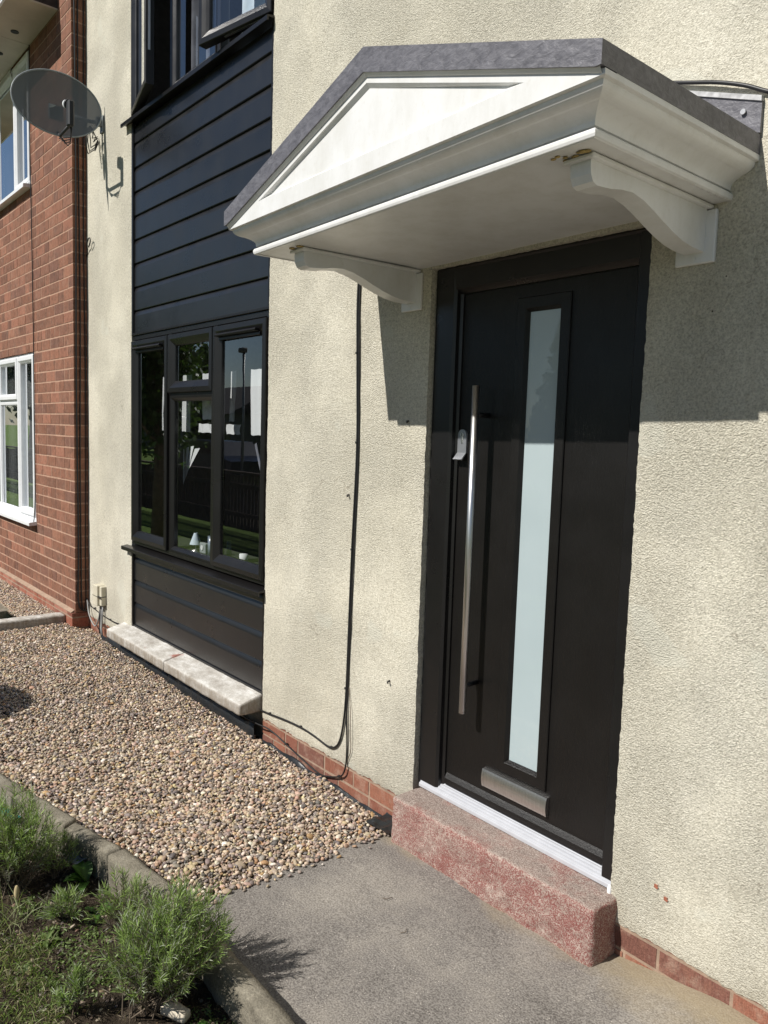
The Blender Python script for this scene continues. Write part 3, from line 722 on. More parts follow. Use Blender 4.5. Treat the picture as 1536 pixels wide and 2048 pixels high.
# door
door = part_empty('door', (-1.88, 0, .27), house)
YF, YL = .030, .062
fr = MB()
FX0, FX1, FZ0, FZ1 = DX0+.012, DX1+.002, .262, 2.412
def post(xa, xb, z0, z1, flip):  # profiled frame post
    p = [(0, .12), (0, .030), (.004, .026), (.10*1, .026), (.112, .034), (.114, .050), (.128, .054), (.13, .12)]
    w_ = xb-xa; q = [((xa+t/.13*w_) if not flip else (xb-t/.13*w_), y) for t, y in p]
    fr.prism(q if not flip else q[::-1], 'z', z0, z1)
post(FX0, FX0+.128, FZ0+.02, FZ1, False)
post(FX1-.070, FX1, FZ0+.02, FZ1, True)
pr = [(.12, FZ1-.004), (.024, FZ1-.004), (.022, FZ1-.016), (.030, FZ1-.022), (.030, FZ1-.096), (.040, FZ1-.104), (.05, FZ1-.114), (.12, FZ1-.114)]
fr.prism(pr, 'x', FX0+.02, FX1-.02)
fr.build('frame', M['black'], door)
for x in (FX0-.010, ): MB().box(x, x+.012, .034, .12, FZ0, FZ1-.01).build('seal', M['rubber'], door)
LX0, LX1, LZ0, LZ1 = FX0+.126, FX1-.066, .318, 2.298
gx0, gx1, gz0, gz1 = -1.905, -1.768, .515, 2.200
lf = MB()
for (a, b, c, d) in ((LX0, gx0-.03, LZ0, LZ1), (gx1+.03, LX1, LZ0, LZ1), (gx0-.03, gx1+.03, LZ0, gz0-.03), (gx0-.03, gx1+.03, gz1+.03, LZ1)):
    lf.box(a, b, YL, YL+.045, c, d)
lf.build('leaf', M['door'], door)
cs = MB().ring(gx0-.052, gx1+.052, gz0-.052, gz1+.050, [(0, YL+.004), (0, YL-.006), (.003, YL-.009), (.040, YL-.009), (.043, YL-.006), (.052, YL+.006), (.052, YL+.02)])
cs.build('glazing_frame', M['door'], door)
# fine rebate line right of the cassette
MB().add([(gx0, YL+.008, gz0), (gx1, YL+.008, gz0), (gx1, YL+.008, gz1), (gx0, YL+.008, gz1)], [(0, 1, 2, 3)]).build('glass', M['frost'], door)
m = MB().prism([(YL+.01, .350), (YL-.001, .350), (YL-.006, .344), (YL-.014, .330), (YL-.015, .320), (YL-.015, .306), (YL+.01, .306)], 'x', LX0+.006, LX1-.004); m.build('weather_bar', M['door'], door)
# threshold
m = MB(); m.prism([(.11, .300), (.056, .300), (.052, .296), (.046, .2955), (.044, .290), (.036, .2885), (.034, .283), (.026, .281), (.024, .276), (.019, .274), (.017, .270), (.017, .258), (.11, .258)], 'x', FX0+.012, FX1+.002)
m.build('threshold', M['aluminium'], door)
# pull handle
hx, hy = -2.078, YL-.080
m = MB().tube([(hx, hy, .666), (hx, hy, 1.934)], .0145, 24); m.build('pull_handle', M['metal'], door)
for z in (.775, 1.825): MB().tube([(hx, hy+.008, z), (hx-.006, YL, z)], .0095, 12).build('handle_post', M['darkmetal'], door)  # posts in an even dark metal, darker than the bar
# lock plate with finger pull
ex, ez = -2.212, 1.722
pts = [(ex-.024, ez-.046), (ex+.024, ez-.046)]+[(ex+.024*math.cos(a), ez+.024*1+.0+.024*math.sin(a)) for a in np.linspace(0, math.pi, 13)]
m = MB().prism(pts, 'y', YL-.009, YL); recalc(m.build('lock_plate', M['lockmetal'], door))
m = MB().prism([(YL-.009, ez-.044), (YL-.004, ez-.044), (YL-.028, ez-.074), (YL-.033, ez-.070)], 'x', ex-.024, ex+.024); recalc(m.build('finger_pull', M['lockmetal'], door))
m = MB().tube([(ex, YL-.013, ez+.028), (ex, YL-.004, ez+.028)], .0085, 16); m.bbox(ex-.005, ex+.005, YL-.012, YL-.004, ez-.008, ez+.022, .002)
m.build('lock_cylinder', M['metal'], door); MB().box(ex-.001, ex+.001, YL-.0136, YL-.0128, ez+.022, ez+.034).build('keyhole', M['rubber'], door)
# letterbox
lx0, lx1, lz0, lz1 = -2.018, -1.700, .376, .446
prl = []
for a in np.linspace(-1, 1, 11): prl.append((YL-.014-.006*(1-a*a), (lz0+lz1)/2+a*(lz1-lz0)/2))
m = MB().prism(prl+[(YL, lz1), (YL, lz0)], 'x', lx0+.010, lx1-.010); recalc(m.build('letterbox', M['metal'], door))
for a, b in ((lx0, lx0+.0095), (lx1-.0095, lx1)):
    m = MB().prism([(y-.001, z) for y, z in prl]+[(YL, lz1+.001), (YL, lz0-.001)], 'x', a, b); recalc(m.build('letterbox_end', M['metal'], door))
# blob of sealant at the foot of the right jamb
b_, F_ = ico(2); V = b_*np.array([.008, .008, .022])+np.array([DX1-.004, .004, .262]); V2 = b_*np.array([.013, .010, .013])+np.array([DX1+.002, -.002, .238])
big_mesh('sealant', np.concatenate([V, V2]), np.concatenate([F_, F_+len(b_)]), M['white_mastic'], door, smooth=True, origin=(-1.88, 0, .27))
# doorstep
rough_block('doorstep', ((-2.352, -.132), (-1.362, -.125), (-1.362, .05), (-2.352, .05)), -.02, .254, M['step'], 90, .0045, .0105, .013, house)

# ------------------------------------------------------------------ canopy
can = part_empty('door_canopy', (-1.9, 0, 2.41), house)
def warp(V):
    V = V.copy(); V[:, 2] += (.0075+.0125*np.abs(V[:, 1])/.65)*(V[:, 0]+1.905); return V
EL, ER, AP, FY = -2.745, -1.072, -1.9085, -.722
zE, zA = 2.572, 2.858
def line(x, ze, za): t = abs(x-AP)/(AP-EL); return za+(ze-za)*t
# roof shell
m = MB()
top = [(EL, zE), (AP, zA), (ER, zE)]; bot = [(ER, zE-.052), (ER-.016, zE-.052), (AP, zA-.070), (EL+.016, zE-.052), (EL, zE-.052)]
poly = top+bot
def shell(y0, y1):
    P_ = [(x, y0, z) for x, z in poly]+[(x, y1, z) for x, z in poly]; n = len(poly)
    m.add(P_, [(i, (i+1) % n, n+(i+1) % n, n+i) for i in range(n)])
    m.add(P_, [(0, 1, 5, 6), (0, 6, 7), (1, 2, 3, 4), (1, 4, 5)][:0]+[(1, 5, 6, 7, 0), (2, 3, 4, 5, 1)]); m.add(P_, [(8+0, 8+7, 8+6, 8+5, 8+1), (8+1, 8+5, 8+4, 8+3, 8+2)])
shell(FY, 0.0)
recalc(m.build('roof', M['slate'], can, warp))
# flange against the wall above the roof
m = MB(); d = .105
m.prism([(EL, zE+.002), (AP, zA+.002), (ER+.002, zE+.002), (ER+.002, zE+d-.02), (AP, zA+d), (EL, zE+d-.02)], 'y', -.012, -.002); recalc(m.build('wall_flange', M['slate'], can, warp))
m = MB(); m.prism([(EL, zE+d-.022), (AP, zA+d-.002), (ER+.002, zE+d-.022), (ER+.002, zE+d-.008), (AP, zA+d+.010), (EL, zE+d-.008)], 'y', -.017, -.0015); recalc(m.build('sealant_strip', M['greymastic'], can, warp))
for x in (-1.118, -1.5): MB().tube([(x, -.012, line(x, zE, zA)+.052), (x, -.020, line(x, zE, zA)+.052)], .0075, 10).build('bolt', M['metal'], can, warp)
# cornice swept along left side, front, right side (offset outward, height)
prof = [(-.012, 2.4135), (-.003, 2.4125), (.001, 2.416), (.003, 2.422), (.003, 2.429), (.0, 2.434), (-.008, 2.4365), (-.015, 2.4375), (-.015, 2.4410), (-.005, 2.4425), (-.004, 2.4490)]
for t in np.linspace(0, 1, 12)[1:]: prof.append((-.004+.034*t**2.0, 2.449+.028*t))
for t in np.linspace(0, 1, 9)[1:]: prof.append((.030+.030*math.sin(t*math.pi/2), 2.477+.026*t**1.4))
prof += [(.067, 2.5040), (.070, 2.5055), (.070, 2.5175)]
BXL, BXR, BY = -2.664, -1.142, -.637
def sweep(pf):
    vs = []
    for o_, z in pf: vs += [(BXL-o_, 0.0, z), (BXL-o_, BY-o_, z), (BXR+o_, BY-o_, z), (BXR+o_, 0.0, z)]
    fs = [(4*i+k, 4*i+k+1, 4*i+5+k, 4*i+4+k) for i in range(len(pf)-1) for k in range(3)]
    return MB().add(vs, fs, False)
cn = sweep(prof).build('cornice', M['grp'], can, warp)
m = MB(); m.add([(BXL-.001, 0, 2.4150), (BXR+.001, 0, 2.4150), (BXR+.001, BY-.001, 2.4150), (BXL-.001, BY-.001, 2.4150)], [(0, 1, 2, 3)]); m.build('soffit', M['grp'], can, warp)
# upper side strips between the cornice and the roof
o_ = .066
for (xs) in (BXL-o_, BXR+o_): MB().box(xs-.003, xs+.003, BY-o_+.04, 0, 2.514, 2.526).build('side_strip', M['grp'], can, warp)
# pediment: outer frame with a recessed triangular panel
PY = BY-.0695
def tri(x0, x1, xa, z0, z1, y): return [(x0, y, z0), (x1, y, z0), (xa, y, z1)]
T0 = tri(BXL-.070, BXR+.070, AP, 2.5165, 2.793, PY)       # outer
T1 = tri(-2.52, -1.300, AP, 2.562, 2.762, PY)            # recess outer edge
T2 = tri(-2.475, -1.345, AP, 2.573, 2.750, PY+.012)
m = MB(); m.add(T0+T1+T2, [(0, 1, 4, 3), (1, 2, 5, 4), (2, 0, 3, 5), (3, 4, 7, 6), (4, 5, 8, 7), (5, 3, 6, 8), (6, 7, 8)])
m.build('pediment', M['grp'], can, warp)
# raking cove under the roof edge, one length per slope
for s_, xe in ((1, BXL-.066), (-1, BXR+.064)):
    q = []
    for (dz, y) in ((.0, PY-.012), (-.018, PY-.010), (-.026, PY-.004), (-.028, PY)):
        q.append([(xe, y, 2.535+dz), (AP, y, 2.806+dz)])
    m = MB()
    for a, b in zip(q, q[1:]): m.add([a[0], a[1], b[1], b[0]], [(0, 1, 2, 3)])
    m.build('raking_moulding', M['grp'], can, warp)
# brackets
def bracket(xc):
    b = bpy.data.objects.new('bracket', None)
    zc = 2.4145
    curve = [(-.555, zc), (-.560, zc-.020), (-.558, zc-.045), (-.548, zc-.062), (-.530, zc-.068)]
    sp = [(-.47, 2.352), (-.43, 2.360), (-.38, 2.364), (-.33, 2.356), (-.28, 2.340), (-.23, 2.322), (-.18, 2.305), (-.13, 2.292), (-.08, 2.285), (-.012, 2.283)]
    pf = curve+sp+[(-.012, zc)]
    m = MB().prism(pf, 'x', xc-.030, xc+.030)
    m.bbox(xc-.045, xc+.045, -.572, 0.0, zc-.013, zc-.0015, .003)
    m.bbox(xc-.060, xc+.060, -.013, 0.001, 2.252, zc-.0155, .003)
    m.tube([(xc, -.013, 2.267), (xc, -.017, 2.267)], .006, 10)
    return recalc(m.build('bracket', M['grp'], can, warp))
bracket(-1.236); bracket(-2.475)
# old mastic around the bracket heads
for xc in (-1.236, -2.475):
    b_, F_ = ico(1); VV = []; FF = []
    for k in range(9 if xc > -2 else 4):
        c = np.array([xc+random.uniform(-.045, .05), -.575+random.uniform(-.012, .012) if k < 5 else -.575+random.uniform(-.03, .0), 2.4135])
        if k > 6: c = np.array([xc+random.uniform(-.0, .03)-.06, -.60+random.uniform(-.01, .01), 2.4145])
        VV.append(b_*np.array([.010, .008, .0022])*random.uniform(.7, 1.3)+c); FF.append(F_+k*len(b_))
    V = warp(np.concatenate(VV)); big_mesh('old_mastic', V, np.concatenate(FF), M['stain'], can, smooth=True, origin=(-1.9, 0, 2.41))

# ------------------------------------------------------------------ brick neighbour
nb = root('brick_house', (-7.8, -.11, 0), 'red brick house next door with white windows and a boarded soffit', 'house')
BT = [(.28, .13, .084), (.30, .14, .09), (.25, .12, .08), (.31, .148, .096), (.26, .125, .083), (.35, .16, .105), (.225, .112, .08), (.265, .13, .088)]
NX = -6.352
H1 = (-9.3, -7.40, .845, 2.375); H2 = (-9.3, -7.445, 3.79, 4.95)
bricks('wall', -10.2, NX, .23, 5.6, -.108, M['brick'], M['mortar'], nb, BT, holes=(H1, H2), bl=.225, bh=.0765, j=.0125, end_right=True, depth=.125, jit=.0009, pd=.0022)
BT2 = [(.36, .13, .085), (.32, .12, .08), (.24, .09, .065), (.40, .17, .12)]
bricks('brick_plinth', -10.2, NX+.004, -.07, .225, -.135, M['plinthbrick'], M['mortar2'], nb, BT2, bl=.225, bh=.077, j=.012, end_right=True, depth=.15, jit=.001, pd=.0022)
MB().prism([(-.137, .226), (-.137, .232), (-.108, .250), (-.10, .226)], 'x', -10.2, NX-.02).build('plinth_cap', M['mortar2'], nb)
WF = [(0, .09), (0, .020), (.004, .016), (.045, .016), (.05, .022), (.05, .06)]
WS = [(0, .06), (0, -.002), (.004, -.006), (.034, -.006), (.050, .008), (.055, .012), (.055, .04)]
def shift(dy):
    def g(V): V = V.copy(); V[:, 1] += dy; return V
    return g
def nwin(hole, name):
    e = part_empty('window', (-8.3, -.11, hole[2]), nb); x0, x1, z0, z1 = hole; s_ = shift(-.108)
    zt = z1; xm = -7.955
    m = MB().ring(x0, x1, z0+.02, zt-.002, WF); m.bbox(xm-.03, xm+.03, .0165, .09, z0+.05, zt-.03, .003); m.bbox(x0+.04, xm-.02, .017, .09, z0+1.08, z0+1.13, .003); m.bbox(x0+.6, x0+.66, .0165, .09, z0+.05, zt-.03, .003)
    m.build('frame', M['white'], e, s_)
    MB().ring(xm+.012, x1-.028, z0+.055, zt-.03, WS).build('sash', M['white'], e, s_)
    MB().ring(x0+.65, xm-.012, z0+1.115, zt-.03, WS).build('sash', M['white'], e, s_)
    MB().ring(x0+.65, xm-.012, z0+.055, z0+1.09, [(0, .05), (0, .012), (.02, .014), (.028, .03)]).build('glazing_bead', M['white'], e, s_)
    MB().add([(x0, .035, z0), (x1, .035, z0), (x1, .035, z1), (x0, .035, z1)], [(0, 1, 2, 3)]).build('pane', M['glass'], e, s_)
    MB().prism([(.05, z0+.022), (-.065, z0+.010), (-.068, z0+.006), (-.068, z0-.020), (-.060, z0-.020), (.05, z0-.012)], 'x', x0, x1+.025).build('sill', M['white'], e, s_)
    m = MB(); m.add([(x0, .9, z0-.3), (x1+.6, .9, z0-.3), (x1+.6, .9, z1+.3), (x0, .9, z1+.3)], [(0, 1, 2, 3)]); m.add([(x1+.02, .10, z0-.2), (x1+.02, .9, z0-.2), (x1+.02, .9, z1+.2), (x1+.02, .10, z1+.2)], [(0, 1, 2, 3)]); m.add([(x0, .1, z0-.0), (x1, .1, z0), (x1, .9, z0), (x0, .9, z0)], [(0, 1, 2, 3)])
    m.add([(x0, .1, z1), (x1, .1, z1), (x1, .9, z1), (x0, .9, z1)], [(3, 2, 1, 0)]); m.build('interior', M['room'], e, s_)
    # pleated net curtain
    X = np.linspace(x0, x1-.03, 240); Yc = .17+.014*np.sin(X*75)+.006*np.sin(X*31)
    vs = [(x, y, z0+.03) for x, y in zip(X, Yc)]+[(x, y, z1-.03) for x, y in zip(X, Yc)]; n = len(X)
    MB().add(vs, [(i, i+1, n+i+1, n+i) for i in range(n-1)], True).build('net_curtain', M['greycloth' if z0 > 3 else 'cloth'], e, s_)
nwin(H1, 'w'); nwin(H2, 'w')
m = MB(); m.box(-10.2, -7.42, -.455, -.11, 4.945, 4.957); m.box(-7.414, -6.66, -.455, -.11, 4.945, 4.957); m.build('soffit', M['soffit'], nb)
for x in (-7.25, -7.75, -8.3): MB().tube([(x, -.27, 4.939), (x, -.27, 4.944)], .032, 18).build('soffit_vent', M['rubber'], nb)
m = MB(); m.bbox(-10.2, -6.66, -.475, -.458, 4.94, 5.16, .002); m.build('fascia', M['white'], nb)
m = MB(); m.add([(-10.2, -.458, 5.1), (-6.66, -.458, 5.1), (-6.66, .5, 5.7), (-10.2, .5, 5.7)], [(0, 1, 2, 3)]); m.add([(-6.66, -.458, 4.957), (-6.66, -.11, 4.957), (-6.66, -.11, 5.32), (-6.66, -.458, 5.1)], [(0, 1, 2, 3)]); m.build('roof', M['roof'], nb)
gp = [(-.475-.055+.055*math.cos(a), 5.10+.055*math.sin(a)) for a in np.linspace(math.pi, 2*math.pi, 9)]
MB().prism(gp, 'x', -10.2, -6.7).build('gutter', M['cable'], nb)
# eaves of our own house, shading the top of the pillar
MB().box(-6.34, 3, -.32, .0, 5.3, 5.32).build('soffit', M['soffit'], house)

# ------------------------------------------------------------------ satellite dish
dish = root('satellite_dish', (-5.985, 0, 3.98), 'dark mesh satellite dish fixed to the cream pillar beside the brick house', 'satellite dish')
cc = np.array([-5.985, -.325, 3.995]); nrm = np.array([1, -.09, .10]); nrm /= np.linalg.norm(nrm)
ey = np.array([0, -1, 0.]) - nrm*np.dot([0, -1, 0.], nrm); ey /= np.linalg.norm(ey); ez_ = np.cross(ey, nrm); ez_ = ez_ if ez_[2] > 0 else -ez_
vs = []; NR, NA = 10, 64
for i in range(NR+1):
    q = i/NR
    for k in range(NA):
        a = 2*math.pi*k/NA; vs.append(cc+ey*.298*q*math.cos(a)+ez_*.222*q*math.sin(a)+nrm*(.045*(q*q-1)))
fs = [(i*NA+k, i*NA+(k+1) % NA, (i+1)*NA+(k+1) % NA, (i+1)*NA+k) for i in range(NR) for k in range(NA)]
MB().add(vs, fs, True).build('reflector', M['dish'], dish)
rim = [cc+ey*.300*math.cos(a)+ez_*.224*math.sin(a) for a in np.linspace(0, 2*math.pi, 65)]
MB().tube(rim, .0055, 8, False).build('rim', M['dishrim'], dish)
lnb = np.array([-5.705, -.332, 3.905]); lowc = cc-ez_*.222
m = MB().tube([lowc-nrm*.03+ez_*.03, lowc+np.array([.03, 0, -.012]), lnb+np.array([.012, 0, -.135])], .011, 8); m.build('arm', M['darkplastic'], dish)
ldir = (cc-lnb)/np.linalg.norm(cc-lnb)
m = MB().tube([lnb+ldir*.0, lnb+ldir*.07], .029, 18); m.build('feed_cap', M['cloth'], dish)
m = MB(); m.bbox(lnb[0]-.012, lnb[0]+.040, lnb[1]-.022, lnb[1]+.022, lnb[2]-.15, lnb[2]+.022, .010); m.tube([lnb, lnb+ldir*.03], .033, 18); m.build('feed_box', M['darkplastic'], dish)
m = MB(); m.bbox(-6.03, -5.97, -.012, 0.0, 3.88, 4.00, .003); m.tube([(-6.0, -.01, 3.95), (-6.03, -.10, 3.95), (-6.04, -.20, 3.96)], .014, 10); m.bbox(-6.055, -6.03, -.37, -.27, 3.90, 4.00, .004); m.bbox(-6.01, -5.985, -.05, -.004, 3.92, 3.985, .003)
m.build('wall_bracket', M['dishrim'], dish)
for k in range(6):   # coax loops hanging at the bracket
    a0 = random.uniform(.05, .19)
    MB().tube([(-6.02+.01*k, -.10, 3.90), (-6.03, -.12+.02*k, 3.90-a0*.6), (-6.05, -.09+.01*k, 3.90-a0), (-6.07, -.03, 3.90-a0*.7), (-6.09, -.006, 3.90-a0*.4)], .0035, 6).build('lead', M['cable'], dish)
for k in range(4):
    MB().tube([lnb+np.array([.01, .004*k, -.145]), lnb+np.array([-.03-.01*k, .02, -.20-.012*k]), lowc+np.array([.07, .02*k-.02, -.045-.012*k]), lowc+np.array([.0, .02, -.01])], .0035, 6).build('lead', M['cable'], dish)

# ------------------------------------------------------------------ cables and boxes
def cable(label, pts, r, mat='cable', name='cable', n=8, smooth=True, clips=None):
    P_ = [Vector(p) for p in pts]
    if smooth:
        Q = []
        for i in range(len(P_)-1):
            p0, p1, p2, p3 = P_[max(i-1, 0)], P_[i], P_[i+1], P_[min(i+2, len(P_)-1)]
            for t in np.linspace(0, 1, 7)[:-1]:
                Q.append(.5*((2*p1)+(-p0+p2)*t+(2*p0-5*p1+4*p2-p3)*t*t+(-p0+3*p1-3*p2+p3)*t**3))
        Q.append(P_[-1]); P_ = Q
    loc = tuple(P_[len(P_)//2])
    if clips:
        e = root(name, loc, label, 'cable'); MB().tube(P_, r, n).build('sheath', M[mat], e)
        for c in clips: MB().bbox(c[0]-.007, c[0]+.007, -.013, .002, c[1]-.005, c[1]+.005, .002).build('cable_clip', M['cable'], e)
        return e
    o = MB().tube(P_, r, n).build(name, M[mat]); return tag(o, label, 'cable')
cable('thick black cable down the wall, curling left above the brick plinth', [(-2.836, -.006, 2.46), (-2.842, -.006, 2.30), (-2.828, -.007, 2.0), (-2.817, -.006, 1.667), (-2.833, -.006, 1.207), (-2.840, -.007, .8), (-2.846, -.007, .542), (-2.859, -.007, .392), (-2.885, -.008, .285), (-2.93, -.008, .235), (-2.99, -.008, .225), (-3.10, -.008, .238), (-3.223, -.008, .244), (-3.38, -.008, .236), (-3.529, -.008, .222), (-3.62, -.008, .216)], .0048,
      clips=[(-2.955, .228), (-3.223, .246), (-3.52, .226), (-2.85, .55), (-2.832, 1.21), (-2.818, 1.70), (-2.835, 2.1)])
cable('second black cable down the wall, ending along the foot of the plinth', [(-2.822, -.006, 2.46), (-2.828, -.006, 2.30), (-2.816, -.006, 2.0), (-2.806, -.006, 1.667), (-2.820, -.006, 1.207), (-2.832, -.006, .8), (-2.836, -.007, .6), (-2.838, -.007, .42), (-2.828, -.008, .30), (-2.83, -.008, .2), (-2.845, -.010, .14), (-2.886, -.006, .105), (-2.97, -.006, .075), (-3.051, -.006, .060), (-3.2, -.01, .085), (-3.351, -.008, .110), (-3.50, -.02, .145), (-3.65, -.04, .15), (-4.1, -.05, .155), (-4.7, -.05, .16), (-5.3, -.05, .17), (-5.62, -.03, .175), (-5.8, -.012, .17), (-5.95, -.01, .19)], .004,
      clips=[(-2.886, .107), (-3.351, .111)])
cable('thin brown cable hanging loose beside the two black ones', [(-2.829, -.004, .56), (-2.806, -.010, .45), (-2.80, -.012, .35), (-2.795, -.010, .27), (-2.815, -.008, .22), (-2.84, -.008, .16)], .0018, 'stem')
cable('black cable lying along the top of the canopy flange', [(-1.55, -.012, 2.86), (-1.42, -.012, 2.816), (-1.291, -.014, 2.776), (-1.2, -.016, 2.748), (-1.12, -.014, 2.716), (-1.05, -.008, 2.680), (-.98, -.006, 2.66), (-.8, -.006, 2.64)], .006)
for k, (y, z1, lab) in enumerate(((-.085, 5.4, 'outer black cable running up the brick return beside the pillar'), (-.060, 5.4, 'middle black cable running up the brick return beside the pillar'), (-.022, 5.2, 'inner black cable against the edge of the cream pillar'))):
    pts = [(NX+.006+.002*math.sin(z*3+k), y+.004*math.sin(z*2.1+k*2), z) for z in np.linspace(.3, z1, 14)]
    pts = [(NX+.012, -.012-.02*k, .24)]+pts
    cable(lab, pts, .0055-.0008*k)
cable('black cable curling off the wall edge halfway up the pillar', [(NX+.008, -.004, 3.05), (-6.30, -.012, 3.09), (-6.26, -.03, 3.12), (-6.235, -.03, 3.155), (-6.20, -.03, 3.16), (-6.19, -.03, 3.13), (-6.24, -.025, 3.10)], .0045)
cable("thin dark cable down the neighbour's brickwork beside the white windows", [(-7.40, -.118, 4.94), (-7.405, -.120, 4.2), (-7.39, -.119, 3.4), (-7.375, -.119, 2.5), (-7.375, -.121, 1.8), (-7.37, -.120, 1.2), (-7.38, -.13, .90), (-7.44, -.13, .82)], .0045)
cable('black cable crossing low on the pillar towards the window ledge', [(-6.34, -.02, .34), (-6.28, -.02, .30), (-6.2, -.014, .285), (-6.05, -.012, .27), (-5.9, -.010, .262), (-5.75, -.010, .262), (-5.6, -.012, .275)], .004, clips=[(-6.19, .288), (-5.86, .262)])
cable('grey cable looping from the corner under the junction box', [(-6.33, -.02, .33), (-6.27, -.03, .24), (-6.2, -.03, .18), (-6.12, -.03, .16), (-6.06, -.028, .22), (-6.02, -.024, .34)], .0055, 'greycable')
# junction box
jb = root('junction_box', (-6.02, -.02, .42), 'small cream junction box low on the pillar with cables below', 'junction box')
m = MB(); m.bbox(-6.085, -5.995, -.060, .002, .345, .505, .004); m.build('box', M['cream'], jb)
m = MB(); m.bbox(-5.9945, -5.955, -.042, .002, .35, .50, .004); m.build('box_side', M['cream'], jb)
m = MB(); m.box(-6.088, -5.952, -.0615, .0, .419, .423); m.build('box_tie', M['cable'], jb)
for k, (x, mt) in enumerate(((-6.03, 'cable'), (-6.00, 'greycable'), (-5.975, 'greycable'))):
    e = MB().tube([(x, -.022, .346), (x-.01, -.022, .26), (x-.008-.01*k, -.024, .17), (x+.01, -.03, .12)], .006, 8).build('lead', M[mt], jb)

# membrane edge showing at the foot of the wall
def strip_mesh(name, label, x0, x1, zf, mat, h=.05, n=80, y=-.012):
    X = np.linspace(x0, x1, n); P_ = np.c_[X, X*0, X*0]; nz = vnoise(P_, 18, 60)
    vs = [(x, y-.002*a, zf(x)-.06) for x, a in zip(X, nz)]+[(x, y-.004-.006*a, zf(x)+h*(.45+.35*a)) for x, a in zip(X, nz)]+[(x, y+.006-.003*a, zf(x)+h*(.5+.35*a)+.002) for x, a in zip(X, nz)]
    fs = [(i, i+1, n+i+1, n+i) for i in range(n-1)]+[(n+i, n+i+1, 2*n+i+1, 2*n+i) for i in range(n-1)]
    return tag(MB().add(vs, fs, True).build(name, mat), label, 'membrane')
strip_mesh('weed_membrane', 'torn edge of black weed membrane at the foot of the plinth beside the step', -3.62, -2.38, lambda x: .045-.012*(x+3.6), M['membrane'], .03)
strip_mesh('weed_membrane', 'black weed membrane folded up under the window ledge', -6.0, -3.64, lambda x: .1, M['membrane'], .055, y=-.03)
m = MB(); rs = np.random.default_rng(5)
X, Y = np.meshgrid(np.linspace(-2.52, -2.37, 14), np.linspace(-.13, -.01, 12), indexing='ij'); P_ = np.c_[X.ravel(), Y.ravel(), X.ravel()*0]
Z = .076+vnoise(P_, 22, 3)*.012+vnoise(P_, 50, 9)*.005; a = np.array([i*12+j for i in range(13) for j in range(11)])
tag(big_mesh('weed_membrane', np.c_[P_[:, :2], Z], np.c_[a, a+12, a+13, a+1], M['membrane'], smooth=False), 'crumpled black plastic patch in the gravel against the step', 'membrane')

# nail stubs and chips in the render
def stub(x, z, label):
    o = MB().tube([(x, .004, z), (x+.002, -.012, z-.003), (x+.008, -.014, z-.008)], .0042, 7).build('cable_stub', M['cable'])
    tag(o, label, 'wall fixing', 'black stubs of old fixings in the render')
import math as _m
stub(-2.875, 1.46, 'black stub in the render left of the thick cable'); stub(-2.477, 1.80, 'black stub in the render at the foot of the canopy shadow'); stub(-2.545, .668, 'black stub low in the render between cable and door')
for (x, z) in ((-1.222, .36), (-1.187, .335)):
    m = MB()
    m.add([(x-.006, -.0045, z-.004), (x+.003, -.0045, z-.006), (x+.007, -.0045, z+.001), (x-.002, -.0045, z+.006), (x-.006, -.0045, z+.005)], [(0, 1, 2, 3, 4)])
    m.box(x-.0075, x-.006, -.0055, -.002, z-.004, z+.007); m.box(x-.007, x+.004, -.0055, -.002, z+.006, z+.0075)
    m.build('render_chip', M['redclay'], house)

# ------------------------------------------------------------------ things inside the window
def cloth_panel(x0, x1, z0, z1, y, label, amp=.006, fr=60, group=None, mat='cloth', lean=0.0, name='curtain', topn=0):
    n = 30; X = np.linspace(x0, x1, n); vs = []
    for t in (0, .33, .66, 1):
        z = z0+(z1-z0)*t
        vs += [(x+.010*math.sin(t*5+x0*40)*(1 if i > n/2 else .4), y+amp*math.sin(x*fr+t), z+.0018*math.sin(i*.5+x0*9)) for i, x in enumerate(X)]
    fs = [(r_*n+i, r_*n+i+1, (r_+1)*n+i+1, (r_+1)*n+i) for r_ in range(3) for i in range(n-1)]
    return tag(MB().add(vs, fs, True).build(name, M[mat]), label, 'curtain', group)
G_ = 'white fabric panels hung inside the lower window'
cloth_panel(-5.262, -5.245, 1.72, 2.09, .15, 'thin white fabric edge at the right of the left sash', group=G_)
cloth_panel(-4.945, -4.825, 1.718, 2.09, .15, 'tall white fabric panel behind the centre panes', group=G_)
cloth_panel(-4.652, -4.50, 1.80, 2.09, .15, 'white fabric panel at the right of the small top pane', group=G_)
cloth_panel(-4.722, -4.44, 1.716, 1.772, .156, 'low white fabric strip behind the centre pane', group=G_)
cloth_panel(-4.296, -4.218, 1.79, 2.09, .15, 'narrow white fabric panel in the right sash', group=G_)
cloth_panel(-4.050, -3.86, 1.712, 2.09, .15, 'wide white fabric panel at the right of the right sash', group=G_)
cloth_panel(-4.34, -4.184, 1.713, 1.772, .156, 'low white fabric strip at the left of the right sash', group=G_)
for k, (xa, xb, zt) in enumerate(((-4.895, -4.850, 1.60), (-4.845, -4.790, 1.612), (-4.785, -4.728, 1.622), (-4.722, -4.650, 1.61))):
    m = MB(); m.add([(xa, .13, zt), (xb, .118+.004*k, zt+.006), (-4.845+.02*k, .12, 1.40+.025*k), (-4.898+.012*k, .132, 1.36+.02*k)], [(0, 1, 2, 3)], False)
    tag(m.build('curtain', M['cloth']), ('fold of a white curtain behind the centre pane, ' + ('leftmost of four', 'second from left', 'third from left', 'rightmost and widest')[k]), 'curtain', 'folds of the gathered white curtain')
